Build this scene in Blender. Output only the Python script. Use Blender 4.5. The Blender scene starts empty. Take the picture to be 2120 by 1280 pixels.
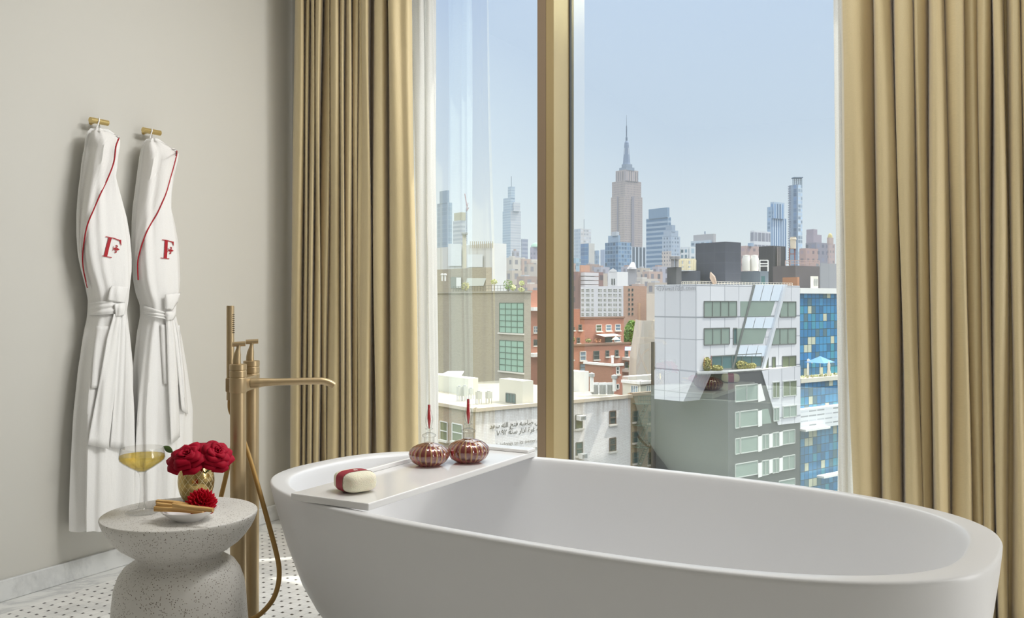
import bpy, math, random
from math import sin, cos, pi, radians
from mathutils import Vector, Matrix
from mathutils.bvhtree import BVHTree
random.seed(11)
SC = bpy.context.scene
COL = SC.collection
# ---------------------------------------------------------------- camera maths (image taken as 2120 x 1280)
F, CX, HY, EYE = 1870.0, 1060.0, 622.0, 1.1
TH = math.atan2(1040.0, F)
FW = Vector((-sin(TH), cos(TH), 0)); RT = Vector((cos(TH), sin(TH), 0)); UP = Vector((0, 0, 1))
CAM = Vector((0, 0, EYE))
def ray(px, py): return FW + RT * ((px - CX) / F) + UP * (-(py - HY) / F)
def P(px, py, Z): return CAM + ray(px, py) * Z
def PX(px, py, x): d = ray(px, py); return CAM + d * (x / d.x)
def PY(px, py, y): d = ray(px, py); return CAM + d * (y / d.y)
def PZ(px, py, z): d = ray(px, py); return CAM + d * ((z - EYE) / d.z)
def lerp(a, b, t): return a + (b - a) * t
def interp(tab, x):
    if x <= tab[0][0]: return tab[0][1]
    for (a, u), (b, v) in zip(tab, tab[1:]):
        if x <= b: return u + (v - u) * (x - a) / (b - a) if b > a else v
    return tab[-1][1]
def catmull(pts, n=6, closed=False):
    out = []; m = len(pts)
    for i in range(m if closed else m - 1):
        p = [pts[(i + k) % m] if closed else pts[min(max(i + k, 0), m - 1)] for k in (-1, 0, 1, 2)]
        for j in range(n):
            t = j / n
            out.append(p[1] * 1 + (p[2] - p[0]) * (.5 * t) + (p[0] * 2 - p[1] * 5 + p[2] * 4 - p[3]) * (.5 * t * t) + (p[1] * 3 - p[0] - p[2] * 3 + p[3]) * (.5 * t ** 3))
    if not closed: out.append(pts[-1])
    return out
# ---------------------------------------------------------------- objects
def tag(o, label=None, cat=None, group=None, kind=None):
    for k, v in (('label', label), ('category', cat), ('group', group), ('kind', kind)):
        if v: o[k] = v
    return o
def wpos(o):
    v = Vector((0, 0, 0))
    while o is not None: v = v + o.location; o = o.parent
    return v
def thing(name, label, cat, loc, group=None):
    o = bpy.data.objects.new(name, None); COL.objects.link(o); o.location = loc; o.empty_display_size = .1
    return tag(o, label, cat, group)
class M:
    def __init__(s): s.v = []; s.f = []; s.m = []; s.uv = []
    def add(s, vs, fs, mi=0, uvs=None):
        b = len(s.v); s.v += [Vector(p) for p in vs]
        for k, f in enumerate(fs):
            s.f.append([b + i for i in f]); s.m.append(mi)
            s.uv.append(uvs[k] if uvs else None)
        return s
    def quad(s, a, b, c, d, mi=0, uv=None): return s.add([a, b, c, d], [(0, 1, 2, 3)], mi, [uv] if uv else None)
    def obox(s, c, ax, ay, az, mi=0):
        c, ax, ay, az = Vector(c), Vector(ax), Vector(ay), Vector(az)
        vs = [c + ax * i + ay * j + az * k for i in (-1, 1) for j in (-1, 1) for k in (-1, 1)]
        fs = [(0, 1, 3, 2), (4, 6, 7, 5), (0, 4, 5, 1), (2, 3, 7, 6), (0, 2, 6, 4), (1, 5, 7, 3)]
        if ax.cross(ay).dot(az) < 0: fs = [f[::-1] for f in fs]
        return s.add(vs, fs, mi)
    def box(s, lo, hi, mi=0):
        lo, hi = Vector(lo), Vector(hi); c = (lo + hi) / 2; h = (hi - lo) / 2
        return s.obox(c, (h.x, 0, 0), (0, h.y, 0), (0, 0, h.z), mi)
    def bar(s, a, b, r, mi=0, r2=None):
        a, b = Vector(a), Vector(b); d = (b - a); L = d.length; d = d / L
        t = Vector((0, 0, 1)) if abs(d.z) < .9 else Vector((1, 0, 0))
        u = d.cross(t).normalized(); w = d.cross(u)
        return s.obox((a + b) / 2, d * (L / 2), u * r, w * (r2 or r), mi)
    def grid(s, rows, mi=0, closed=False, uv=False, flip=False):
        n = len(rows[0]); b = len(s.v)
        for r in rows: s.v += [Vector(p) for p in r]
        R = len(rows) - 1; C = n if closed else n - 1
        for i in range(R):
            for j in range(C):
                k = (j + 1) % n
                f = [b + i * n + j, b + i * n + k, b + (i + 1) * n + k, b + (i + 1) * n + j]
                u = [(j / C, i / R), ((j + 1) / C, i / R), ((j + 1) / C, (i + 1) / R), (j / C, (i + 1) / R)]
                if flip: f.reverse(); u.reverse()
                s.f.append(f); s.m.append(mi); s.uv.append(u if uv else None)
        return s
    def cap(s, ring, mi=0, flip=False):
        b = len(s.v); s.v += [Vector(p) for p in ring]; f = list(range(b, b + len(ring)))
        if flip: f.reverse()
        s.f.append(f); s.m.append(mi); s.uv.append(None); return s
    def lathe(s, prof, c, n=48, mi=0, basis=None, uv=False, ripple=None):
        c = Vector(c); X, Y, Z = basis or (Vector((1, 0, 0)), Vector((0, 1, 0)), Vector((0, 0, 1)))
        rows = []
        for r, z in prof:
            row = []
            for k in range(n):
                a = 2 * pi * k / n; q = r * (ripple(a, z) if ripple else 1)
                row.append(c + X * (q * cos(a)) + Y * (q * sin(a)) + Z * z)
            rows.append(row)
        s.grid(rows, mi, closed=True, uv=uv)
        if prof[0][0] > 1e-5: s.cap(rows[0], mi, True)
        if prof[-1][0] > 1e-5: s.cap(rows[-1], mi)
        return s
    def tube(s, path, rad, n=12, mi=0, cap=True):
        path = [Vector(p) for p in path]; rows = []; ref = None
        for i, p in enumerate(path):
            d = (path[min(i + 1, len(path) - 1)] - path[max(i - 1, 0)]).normalized()
            if ref is None: ref = d.cross(Vector((0, 0, 1)) if abs(d.z) < .9 else Vector((1, 0, 0))).normalized()
            ref = (ref - d * ref.dot(d)).normalized(); w = d.cross(ref)
            r = rad[i] if isinstance(rad, (list, tuple)) else rad
            rows.append([p + ref * (r * cos(2 * pi * k / n)) + w * (r * sin(2 * pi * k / n)) for k in range(n)])
        s.grid(rows, mi, closed=True)
        if cap: s.cap(rows[0], mi, True); s.cap(rows[-1], mi)
        return s
    def fan(s, pts, mi=0):
        return s.add(pts, [tuple(range(len(pts)))], mi)
    def build(s, name, mats, parent=None, smooth=True, ang=38, loc=None, label=None, cat=None, group=None, kind=None, mods=()):
        if not isinstance(mats, (list, tuple)): mats = [mats]
        if parent is not None: o0 = wpos(parent)
        elif loc is not None: o0 = Vector(loc)
        else:
            xs = [p.x for p in s.v]; ys = [p.y for p in s.v]
            o0 = Vector(((min(xs) + max(xs)) / 2, (min(ys) + max(ys)) / 2, min(p.z for p in s.v)))
        me = bpy.data.meshes.new(name)
        me.from_pydata([p - o0 for p in s.v], [], s.f)
        for m_ in mats: me.materials.append(m_)
        me.polygons.foreach_set('material_index', s.m)
        if any(u for u in s.uv):
            L = me.uv_layers.new(name='uv'); k = 0
            for p, u in zip(me.polygons, s.uv):
                for j, li in enumerate(p.loop_indices): L.data[li].uv = u[j] if u else (0, 0)
        if smooth:
            me.polygons.foreach_set('use_smooth', [True] * len(me.polygons)); me.set_sharp_from_angle(angle=radians(ang))
        me.validate()
        o = bpy.data.objects.new(name, me); COL.objects.link(o)
        if parent is not None: o.parent = parent
        else: o.location = o0
        for kind_, kw in mods:
            md = o.modifiers.new(kind_, kind_)
            for a, b in kw.items(): setattr(md, a, b)
        return tag(o, label, cat, group, kind)
    def copy(s):
        t = M(); t.v = [v.copy() for v in s.v]; t.f = [list(f) for f in s.f]; t.m = list(s.m); t.uv = list(s.uv); return t
def clone(o, parent=None):
    c = o.copy(); COL.objects.link(c); c.parent = parent
    for ch in [x for x in SC.objects if x.parent == o]: clone(ch, c)
    return c
# ---------------------------------------------------------------- materials
def lin(h):
    if not isinstance(h, str): return tuple(h)[:3] + (1,)
    out = []
    for i in (0, 2, 4):
        c = int(h[i:i + 2], 16) / 255; out.append(c / 12.92 if c <= .04045 else ((c + .055) / 1.055) ** 2.4)
    return tuple(out) + (1,)
class G:
    def __init__(s, name):
        s.mat = bpy.data.materials.new(name); s.mat.use_nodes = True
        s.t = s.mat.node_tree; s.t.nodes.clear(); s.out = s.t.nodes.new('ShaderNodeOutputMaterial')
    def n(s, typ, **kw):
        nd = s.t.nodes.new(typ)
        for k, v in kw.items(): setattr(nd, k, v)
        return nd
    def set(s, sock, v):
        if isinstance(v, bpy.types.NodeSocket): s.t.links.new(v, sock)
        elif isinstance(v, str): sock.default_value = lin(v)
        else: sock.default_value = v
    def math(s, op, *a, clamp=False):
        nd = s.n('ShaderNodeMath', operation=op, use_clamp=clamp)
        for i, v in enumerate(a): s.set(nd.inputs[i], v)
        return nd.outputs[0]
    def mix(s, fac, a, b, mode='MIX'):
        nd = s.n('ShaderNodeMix', data_type='RGBA', blend_type=mode)
        s.set(nd.inputs[0], fac); s.set(nd.inputs[6], a); s.set(nd.inputs[7], b); return nd.outputs[2]
    def noise(s, scale, detail=3, vec=None, rough=.5, dist=0):
        nd = s.n('ShaderNodeTexNoise'); nd.inputs['Scale'].default_value = scale; nd.inputs['Detail'].default_value = detail
        nd.inputs['Roughness'].default_value = rough; nd.inputs['Distortion'].default_value = dist
        s.set(nd.inputs['Vector'], vec if vec is not None else s.obj()); return nd.outputs['Fac']
    def obj(s): return s.n('ShaderNodeTexCoord').outputs['Object']
    def pos(s): return s.n('ShaderNodeNewGeometry').outputs['Position']
    def uvxy(s):
        sp = s.n('ShaderNodeSeparateXYZ'); s.set(sp.inputs[0], s.n('ShaderNodeTexCoord').outputs['UV']); return sp.outputs[0], sp.outputs[1]
    def xyz(s, v):
        sp = s.n('ShaderNodeSeparateXYZ'); s.set(sp.inputs[0], v); return sp.outputs
    def comb(s, x, y, z=0.0):
        c = s.n('ShaderNodeCombineXYZ')
        for i, v in enumerate((x, y, z)): s.set(c.inputs[i], v)
        return c.outputs[0]
    def white(s, vec):
        w = s.n('ShaderNodeTexWhiteNoise', noise_dimensions='3D'); s.set(w.inputs['Vector'], vec); return w.outputs['Value']
    def ramp(s, fac, stops, interp='LINEAR'):
        r = s.n('ShaderNodeValToRGB'); r.color_ramp.interpolation = interp; e = r.color_ramp.elements
        while len(e) < len(stops): e.new(.5)
        for k, (p, c) in zip(e, stops): k.position = p; k.color = lin(c)
        s.set(r.inputs[0], fac); return r.outputs[0]
    def scaled(s, vec, sc):
        m = s.n('ShaderNodeMapping'); s.set(m.inputs[0], vec); m.inputs['Scale'].default_value = sc; return m.outputs[0]
    def bump(s, h, strength=.3, dist=.01):
        b = s.n('ShaderNodeBump'); b.inputs['Strength'].default_value = strength; b.inputs['Distance'].default_value = dist
        s.set(b.inputs['Height'], h); return b.outputs[0]
    def bsdf(s, color, rough=.5, metal=0.0, **kw):
        b = s.n('ShaderNodeBsdfPrincipled')
        s.set(b.inputs['Base Color'], color); s.set(b.inputs['Roughness'], rough); s.set(b.inputs['Metallic'], metal)
        for k, v in kw.items(): s.set(b.inputs[k.replace('_', ' ')], v)
        return b.outputs[0]
    def mixs(s, fac, a, b):
        m = s.n('ShaderNodeMixShader'); s.set(m.inputs[0], fac); s.set(m.inputs[1], a); s.set(m.inputs[2], b); return m.outputs[0]
    def done(s, sh): s.t.links.new(sh, s.out.inputs[0]); return s.mat
def plain(name, col, rough=.5, metal=0.0, var=0.0, vs=8.0, bump=0.0, **kw):
    g = G(name); c = lin(col)
    if var:
        nz = g.noise(vs, 4); c = g.mix(nz, tuple(x * (1 - var) for x in c[:3]) + (1,), tuple(min(1, x * (1 + var)) for x in c[:3]) + (1,))
    if bump: kw['Normal'] = g.bump(g.noise(vs * 6, 4), bump, .004)
    return g.done(g.bsdf(c, rough, metal, **kw))
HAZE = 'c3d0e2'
def hazed(g, sh, h):  # distant air haze imitated by a glow mixed into the material
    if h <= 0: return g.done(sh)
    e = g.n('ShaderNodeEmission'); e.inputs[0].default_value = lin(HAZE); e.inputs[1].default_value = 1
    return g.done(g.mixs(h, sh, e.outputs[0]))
ALB = .93
def dim(c): c = lin(c); return tuple(x * ALB for x in c[:3]) + (1,)
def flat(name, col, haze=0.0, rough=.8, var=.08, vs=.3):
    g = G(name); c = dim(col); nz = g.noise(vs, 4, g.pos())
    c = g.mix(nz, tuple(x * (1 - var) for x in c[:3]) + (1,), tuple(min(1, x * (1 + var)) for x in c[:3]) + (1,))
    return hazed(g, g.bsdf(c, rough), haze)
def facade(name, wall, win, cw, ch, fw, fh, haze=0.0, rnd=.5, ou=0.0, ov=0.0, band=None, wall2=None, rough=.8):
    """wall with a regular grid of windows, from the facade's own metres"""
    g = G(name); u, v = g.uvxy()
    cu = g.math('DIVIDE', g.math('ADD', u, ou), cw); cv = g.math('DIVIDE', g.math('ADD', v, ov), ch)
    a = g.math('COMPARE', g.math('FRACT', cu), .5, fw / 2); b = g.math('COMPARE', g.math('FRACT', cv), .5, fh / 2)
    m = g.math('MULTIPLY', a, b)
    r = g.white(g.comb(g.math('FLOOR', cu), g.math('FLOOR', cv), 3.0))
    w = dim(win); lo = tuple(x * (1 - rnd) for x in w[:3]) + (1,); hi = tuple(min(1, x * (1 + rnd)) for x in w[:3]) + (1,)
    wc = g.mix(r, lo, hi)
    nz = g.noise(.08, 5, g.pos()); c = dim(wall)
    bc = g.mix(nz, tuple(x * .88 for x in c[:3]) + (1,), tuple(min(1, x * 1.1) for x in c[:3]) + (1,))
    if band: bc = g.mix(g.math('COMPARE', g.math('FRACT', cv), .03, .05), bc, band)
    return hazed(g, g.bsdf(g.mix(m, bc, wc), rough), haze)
def brick(name, c1, c2, mortar, haze=0.0, sc=1.0, stain=None, pale=0.0):
    g = G(name); u, v = g.uvxy()
    t = g.n('ShaderNodeTexBrick'); g.set(t.inputs['Vector'], g.comb(u, v))
    mortar = dim(mortar); g.set(t.inputs['Color1'], dim(c1)); g.set(t.inputs['Color2'], dim(c2)); g.set(t.inputs['Mortar'], mortar)
    t.inputs['Scale'].default_value = 1 / sc; t.inputs['Brick Width'].default_value = .5; t.inputs['Row Height'].default_value = .18; t.inputs['Mortar Size'].default_value = .02
    c = t.outputs[0]
    c = g.mix(g.math('MULTIPLY', g.noise(.25, 6, g.pos(), .7), .5), c, mortar)
    if stain:
        st = g.noise(1.0, 6, g.comb(g.math('MULTIPLY', u, 1.6), g.math('MULTIPLY', v, .16)), .7)
        top = g.math('MULTIPLY_ADD', v, .35, 1.0, clamp=True)
        f = g.math('MULTIPLY', g.ramp(st, [(.45, '000000'), (.68, 'ffffff')]), g.math('ADD', g.math('MULTIPLY', top, .75), .12))
        c = g.mix(f, c, stain)
    return hazed(g, g.bsdf(c, .9, Normal=g.bump(g.noise(9, 3, g.comb(u, g.math('MULTIPLY', v, 4.0))), .4, .03)), haze)
def panels(name, col, line, pw, ph, ou=0.0, ov=0.0, lw=.03, haze=0.0, rough=.4, ph2=None):
    g = G(name); u, v = g.uvxy()
    fu = g.math('FRACT', g.math('DIVIDE', g.math('ADD', u, ou), pw)); fv = g.math('FRACT', g.math('DIVIDE', g.math('ADD', v, ov), ph))
    m = g.math('MAXIMUM', g.math('LESS_THAN', fu, lw / pw), g.math('LESS_THAN', fv, lw / ph))
    if ph2: m = g.math('MAXIMUM', m, g.math('COMPARE', fv, ph2, lw / ph))
    r = g.white(g.comb(g.math('FLOOR', g.math('DIVIDE', g.math('ADD', u, ou), pw)), g.math('FLOOR', g.math('DIVIDE', g.math('ADD', v, ov), ph)), 1.0))
    c = dim(col); base = g.mix(r, tuple(x * .94 for x in c[:3]) + (1,), c)
    return hazed(g, g.bsdf(g.mix(m, base, line), rough), haze)
# ---------------------------------------------------------------- camera, render look
cam = bpy.data.cameras.new('camera'); co = bpy.data.objects.new('camera', cam); COL.objects.link(co)
co.location = CAM; co.rotation_euler = (pi / 2, 0, TH); cam.sensor_width = 36; cam.lens = 36 * F / 2120
cam.shift_y = -(640 - HY) / 2120; cam.clip_start = .05; cam.clip_end = 6000
SC.camera = co
SC.view_settings.view_transform = 'Standard'; SC.view_settings.look = 'None'; SC.view_settings.exposure = 0; SC.view_settings.gamma = 1
cy = SC.cycles
cy.use_denoising = True; cy.max_bounces = 10; cy.diffuse_bounces = 5; cy.glossy_bounces = 5; cy.transmission_bounces = 10; cy.transparent_max_bounces = 16
cy.caustics_reflective = False; cy.caustics_refractive = False; cy.sample_clamp_indirect = 6
# ================================================================ sky, sun, added fill lamps
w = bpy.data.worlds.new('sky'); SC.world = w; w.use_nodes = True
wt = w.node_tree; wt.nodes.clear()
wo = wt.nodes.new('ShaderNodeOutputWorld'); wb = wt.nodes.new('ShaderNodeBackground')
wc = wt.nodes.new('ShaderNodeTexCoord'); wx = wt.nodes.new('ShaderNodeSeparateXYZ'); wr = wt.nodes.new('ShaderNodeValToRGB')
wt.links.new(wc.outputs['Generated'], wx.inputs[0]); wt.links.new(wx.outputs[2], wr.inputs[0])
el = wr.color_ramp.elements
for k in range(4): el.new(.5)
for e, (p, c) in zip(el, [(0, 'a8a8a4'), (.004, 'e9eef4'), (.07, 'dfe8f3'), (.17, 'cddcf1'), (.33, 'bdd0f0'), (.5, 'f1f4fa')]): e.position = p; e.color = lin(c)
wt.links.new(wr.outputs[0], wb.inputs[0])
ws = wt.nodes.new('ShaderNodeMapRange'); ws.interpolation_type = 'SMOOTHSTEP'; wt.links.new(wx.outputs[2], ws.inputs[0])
for k, v in zip((1, 2, 3, 4), (.34, .60, 1.32, 4.4)): ws.inputs[k].default_value = v      # upper sky boosted above the view to light room and facades
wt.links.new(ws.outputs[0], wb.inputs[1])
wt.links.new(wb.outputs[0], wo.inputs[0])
def light(name, typ, loc, direction, energy, color=(1, 1, 1), **kw):
    l = bpy.data.lights.new(name, typ); l.energy = energy; l.color = color
    for a, b in kw.items(): setattr(l, a, b)
    o = bpy.data.objects.new(name, l); COL.objects.link(o); o.location = loc
    o.rotation_euler = Vector(direction).to_track_quat('-Z', 'Y').to_euler(); return o
SAZ, SEL = radians(45), radians(60.5)
SUN = Vector((sin(SAZ) * cos(SEL), cos(SAZ) * cos(SEL), sin(SEL)))
light('sun', 'SUN', (8, 12, 20), -SUN, 6.2, (1, .96, .9), angle=radians(.7))
light('side_fill', 'AREA', (2.2, 2.9, 1.15), (-1, -.12, 0), 34, (1, .998, .99), shape='RECTANGLE', size=.8, size_y=2.0)  # unseen fill lamp added at the right to brighten the left wall
cv = light('left_wall_fill', 'AREA', (-.75, 2.85, 2.9), (-1, -.2, -.72), 20, (1, .995, .975), shape='RECTANGLE', size=.8, size_y=.5, spread=radians(120))  # added fill aimed left at the wall, robes and drape
light('rear_fill', 'AREA', (1.1, -1.0, 2.93), (-.25, .35, -1), 4.5, (1, 1, 1), shape='RECTANGLE', size=1.6, size_y=1.6)  # weak fill added behind the camera
dl = light('tub_fill', 'AREA', (-.95, 2.35, 2.93), (0, 0, -1), 23, (1, .995, .98), shape='RECTANGLE', size=1.7, size_y=.25)  # overhead fill added to brighten tub interior, tray and tabletop
dl.rotation_euler = (0, 0, 0)
# ================================================================ room shell
WX, GY, CEIL = -3.235, 3.66, 2.98        # left wall face, glass plane, ceiling
paint = plain('wall_paint', 'cfcdc6', .75, var=.015, vs=1.2)
white_paint = plain('ceiling_paint', 'e8e6e0', .8)
def marble(name, col, vein, sc=3.0, rough=.25):
    g = G(name); p = g.pos()
    n1 = g.noise(sc, 8, p, .62, 1.2); v1 = g.math('SUBTRACT', 1.0, g.math('MULTIPLY', g.math('ABSOLUTE', g.math('SUBTRACT', n1, .5)), 14.0), clamp=True)
    n2 = g.noise(sc * 2.3, 6, p, .7, .4); blot = g.ramp(n2, [(.58, '000000'), (.78, 'ffffff')])
    f = g.math('ADD', g.math('MULTIPLY', v1, .22), g.math('MULTIPLY', blot, .45), clamp=True)
    return g.done(g.bsdf(g.mix(f, col, vein), rough))
marble_m = marble('carrara_marble', 'e0e1e0', '8e9092')
def floor_mat():
    g = G('basketweave_marble'); x, y, z = g.xyz(g.pos())
    p = .0434; cu = g.math('DIVIDE', g.math('SUBTRACT', x, -3.078), p); cv = g.math('DIVIDE', g.math('SUBTRACT', y, 1.911), p)
    du = g.math('ABSOLUTE', g.math('SUBTRACT', g.math('FRACT', g.math('ADD', cu, .5)), .5)); dv = g.math('ABSOLUTE', g.math('SUBTRACT', g.math('FRACT', g.math('ADD', cv, .5)), .5))
    dot = g.math('MULTIPLY', g.math('LESS_THAN', du, .125), g.math('LESS_THAN', dv, .125))
    par = g.math('MODULO', g.math('ABSOLUTE', g.math('ADD', g.math('FLOOR', cu), g.math('FLOOR', cv))), 2.0)
    fu = g.math('FRACT', cu); fv = g.math('FRACT', cv)
    lh = g.math('MAXIMUM', g.math('LESS_THAN', g.math('ABSOLUTE', g.math('SUBTRACT', fv, .12)), .014), g.math('LESS_THAN', g.math('ABSOLUTE', g.math('SUBTRACT', fv, .88)), .014))
    lv = g.math('MAXIMUM', g.math('LESS_THAN', g.math('ABSOLUTE', g.math('SUBTRACT', fu, .12)), .014), g.math('LESS_THAN', g.math('ABSOLUTE', g.math('SUBTRACT', fu, .88)), .014))
    line = g.mix(par, lh, lv)
    tone = g.white(g.comb(g.math('FLOOR', cu), g.math('FLOOR', cv), 2.0))
    base = g.mix(tone, 'f3f2ef', 'e8e7e4')
    vein = g.ramp(g.noise(5, 8, g.pos(), .65, .8), [(.52, '000000'), (.66, 'ffffff')])
    base = g.mix(g.math('MULTIPLY', vein, .3), base, 'a8aaab')
    c = g.mix(g.math('MULTIPLY', line, .5), base, 'a5a39e'); c = g.mix(dot, c, '46433f')
    inside = g.math('GREATER_THAN', x, -3.1)
    n1 = g.noise(2.6, 8, g.pos(), .62, 1.6); v1 = g.math('SUBTRACT', 1.0, g.math('MULTIPLY', g.math('ABSOLUTE', g.math('SUBTRACT', n1, .5)), 16.0), clamp=True)
    bord = g.mix(g.math('MULTIPLY', v1, .45), 'e9e9e6', '94969a')
    return g.done(g.bsdf(g.mix(inside, bord, c), .28))
floor_m = floor_mat()
X1, Y0 = 2.25, -2.4
def shell(name, lo, hi, m): return M().box(lo, hi).build(name, m, smooth=False, kind='structure')
shell('floor', (WX - .1, Y0, -.12), (X1, 3.8, 0), floor_m)
shell('ceiling', (WX - .1, Y0, CEIL), (X1, 3.8, CEIL + .12), white_paint)
shell('wall_left', (WX - .12, Y0, 0), (WX, 3.8, CEIL), paint)
shell('wall_right', (X1, Y0, 0), (X1 + .12, 3.8, CEIL), paint)
shell('wall_back', (WX - .1, Y0 - .12, 0), (X1 + .1, Y0, CEIL), paint)
m_ = M().box((WX, 3.5, 0), (-2.95, 3.8, CEIL)).box((.10, 3.5, 0), (X1, 3.8, CEIL)).box((-2.95, 3.5, 2.86), (.10, 3.8, CEIL)).box((-2.95, 3.5, 0), (.10, 3.8, .1))
m_.build('wall_window', paint, smooth=False, kind='structure')
bb = M().box((WX, Y0, 0), (WX + .014, 3.5, .079)); bb.build('baseboard_left', marble_m, smooth=False, kind='structure', mods=[('BEVEL', dict(width=.004, segments=2))])
# ---------------------------------------------------------------- window
bronze = plain('champagne_aluminium', 'bda77c', .38, .65, var=.03, vs=3)
bronze_shade = plain('champagne_aluminium_shade', '94806a', .42, .5)  # darker copy of the frame metal, mullion shade put into the colour
gasket = plain('dark_gasket', '2a2c2e', .6)
def glass_mat():
    g = G('window_glass'); tr = g.n('ShaderNodeBsdfTransparent'); tr.inputs[0].default_value = (.90, .935, .905, 1)
    gl = g.n('ShaderNodeBsdfGlossy'); gl.inputs['Roughness'].default_value = .003; gl.inputs[0].default_value = (.86, .96, .80, 1)
    fr = g.n('ShaderNodeFresnel'); fr.inputs['IOR'].default_value = 1.5
    return g.done(g.mixs(g.math('ADD', g.math('MULTIPLY', fr.outputs[0], 1.4), .21, clamp=True), tr.outputs[0], gl.outputs[0]))
glass_m = glass_mat()
win = bpy.data.objects.new('window_1', None); COL.objects.link(win); win.location = (-1.2, GY, .1); win['kind'] = 'structure'
MX0, MX1 = -1.820, -1.740
mm = M().box((MX0, 3.5, .1), (MX1 - .039, GY + .1, 2.86), 1).box((MX0 + .0425, 3.5, .1), (MX1, GY - .004, 2.86), 0).box((MX0 + .038, 3.506, .1), (MX0 + .046, 3.6, 2.86), 2)
mm.box((MX1 - .03, GY - .008, .1), (MX1 + .006, GY + .03, 2.86), 2)
mull = mm.build('mullion', [bronze, bronze_shade, gasket], win, smooth=False)
fm = M()
for lo, hi in (((-2.95, 3.58, .1), (-2.88, 3.76, 2.86)), ((.03, 3.58, .1), (.10, 3.76, 2.86)), ((-2.95, 3.58, 2.79), (.10, 3.76, 2.86)), ((-2.95, 3.58, .1), (.10, 3.76, .16))): fm.box(lo, hi)
fm.build('window_frame', bronze, win, smooth=False)
for a, b in ((-2.88, MX0), (MX1, .03)):
    M().quad((a, GY, .16), (b, GY, .16), (b, GY, 2.79), (a, GY, 2.79)).build('glass_pane', glass_m, win, smooth=False)
# ---------------------------------------------------------------- curtains
def cloth(name, col, sheen=.3, trans=.12, rough=.55, scale=900.0, alpha=0.0, spec=.25):
    g = G(name); x, y, z = g.xyz(g.pos())
    wv = g.noise(1.0, 3, g.comb(g.math('MULTIPLY', g.math('ADD', x, y), 260.0), 0.0, g.math('MULTIPLY', z, 260.0)))
    c = lin(col); cc = g.mix(wv, tuple(q * .92 for q in c[:3]) + (1,), tuple(min(1, q * 1.06) for q in c[:3]) + (1,))
    wr = g.noise(1.0, 4, g.comb(g.math('MULTIPLY', x, 16.0), g.math('MULTIPLY', y, 16.0), g.math('MULTIPLY', z, 5.0)), .6)
    sh = g.bsdf(cc, rough, Sheen_Weight=sheen, Sheen_Roughness=.4, Specular_IOR_Level=spec, Normal=g.bump(wr, .35, .012))
    if trans:
        t = g.n('ShaderNodeBsdfTranslucent'); g.set(t.inputs[0], cc); sh = g.mixs(trans, sh, t.outputs[0])
    if alpha:
        t = g.n('ShaderNodeBsdfTransparent'); sh = g.mixs(g.math('MULTIPLY_ADD', wv, .4, alpha - .2, clamp=True), sh, t.outputs[0])
    return g.done(sh)
satin = cloth('champagne_satin', 'd5c399', .35, .06, .5, spec=.35)
sheer_m = cloth('white_linen_sheer', 'fbfaf6', .1, .55, .8, alpha=.12)
def drape(name, label, pts, yref, mat, seed, ztop=2.95, zbot=.012, slant=None, group=None):
    """pts: (photo column at eye level, plan y) fold after fold; the cloth is a smooth pleated sheet hung from the ceiling"""
    rnd = random.Random(seed)
    ctl = []
    for px, y in pts: d = ray(px, HY); ctl.append(Vector((y * d.x / d.y, y, 0)))
    plan = catmull(ctl, 7)
    nz = 26; rows = []
    ph = [rnd.uniform(0, 6.28) for _ in range(6)]
    for i in range(nz + 1):
        z = zbot + (ztop - zbot) * i / nz; row = []; t = (z - EYE)
        for j, p in enumerate(plan):
            s = j / (len(plan) - 1)
            dx = (slant(s, t) if slant else 0) + .0035 * sin(ph[0] + 2.1 * z + s * 23) + .003 * sin(ph[1] + 3.7 * z + s * 51)
            dy = .004 * sin(ph[2] + 2.6 * z + s * 37)
            row.append(Vector((p.x + dx, p.y + dy, z)))
        rows.append(row)
    o = M().grid(rows, uv=False, flip=True).build(name, mat, None, ang=80, label=label, cat='curtain', group=group, mods=[('SOLIDIFY', dict(thickness=.0025))])
    return o
yf, yb = 3.30, 3.385
L = [(605, 3.42)]
L += [(607, yf + .03), (616, yf), (623, yf + .02), (627, yb), (629, yf + .04), (633, yf + .01), (637, yb - .02), (639, yf + .03), (645, yf), (649, yb - .01), (651, yf + .03), (658, yf), (661.5, yf + .03), (663, yb + .03),
      (667, yb - .03), (673, yf + .03), (677, yf + .02), (680, yb - .03), (683, yf + .03), (692, yf), (700, yf + .02), (704, yb), (706, yf + .02), (711, yf), (714, yb - .03), (716, yf + .03), (723, yf), (727, yf + .03), (729, yb + .02),
      (732, yf + .04), (738, yf + .02), (741, yb - .04), (743, yf + .02), (748, yf + .02), (752, yf + .005), (762, yf), (766, yf + .04), (769, yb + .03), (774, yb), (776, yf + .03), (779, yf), (792, yf + .005), (800, yf + .04), (806, yb),
      (808.5, yf + .05), (811, yf), (822, yf - .012), (838, yf + .004), (852, yf + .0), (861, yf + .025)]
drape('drape', 'champagne satin drape with many narrow pleats, between the robe wall and the mullion', L, yf, satin, 3,
      slant=lambda s, t: (-.018 * max(0, s - .78) / .22 * t) + (.012 * (1 - s) * t if s < .3 else .0084 * t * max(0, (.5 - s)) / .2))
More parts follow.
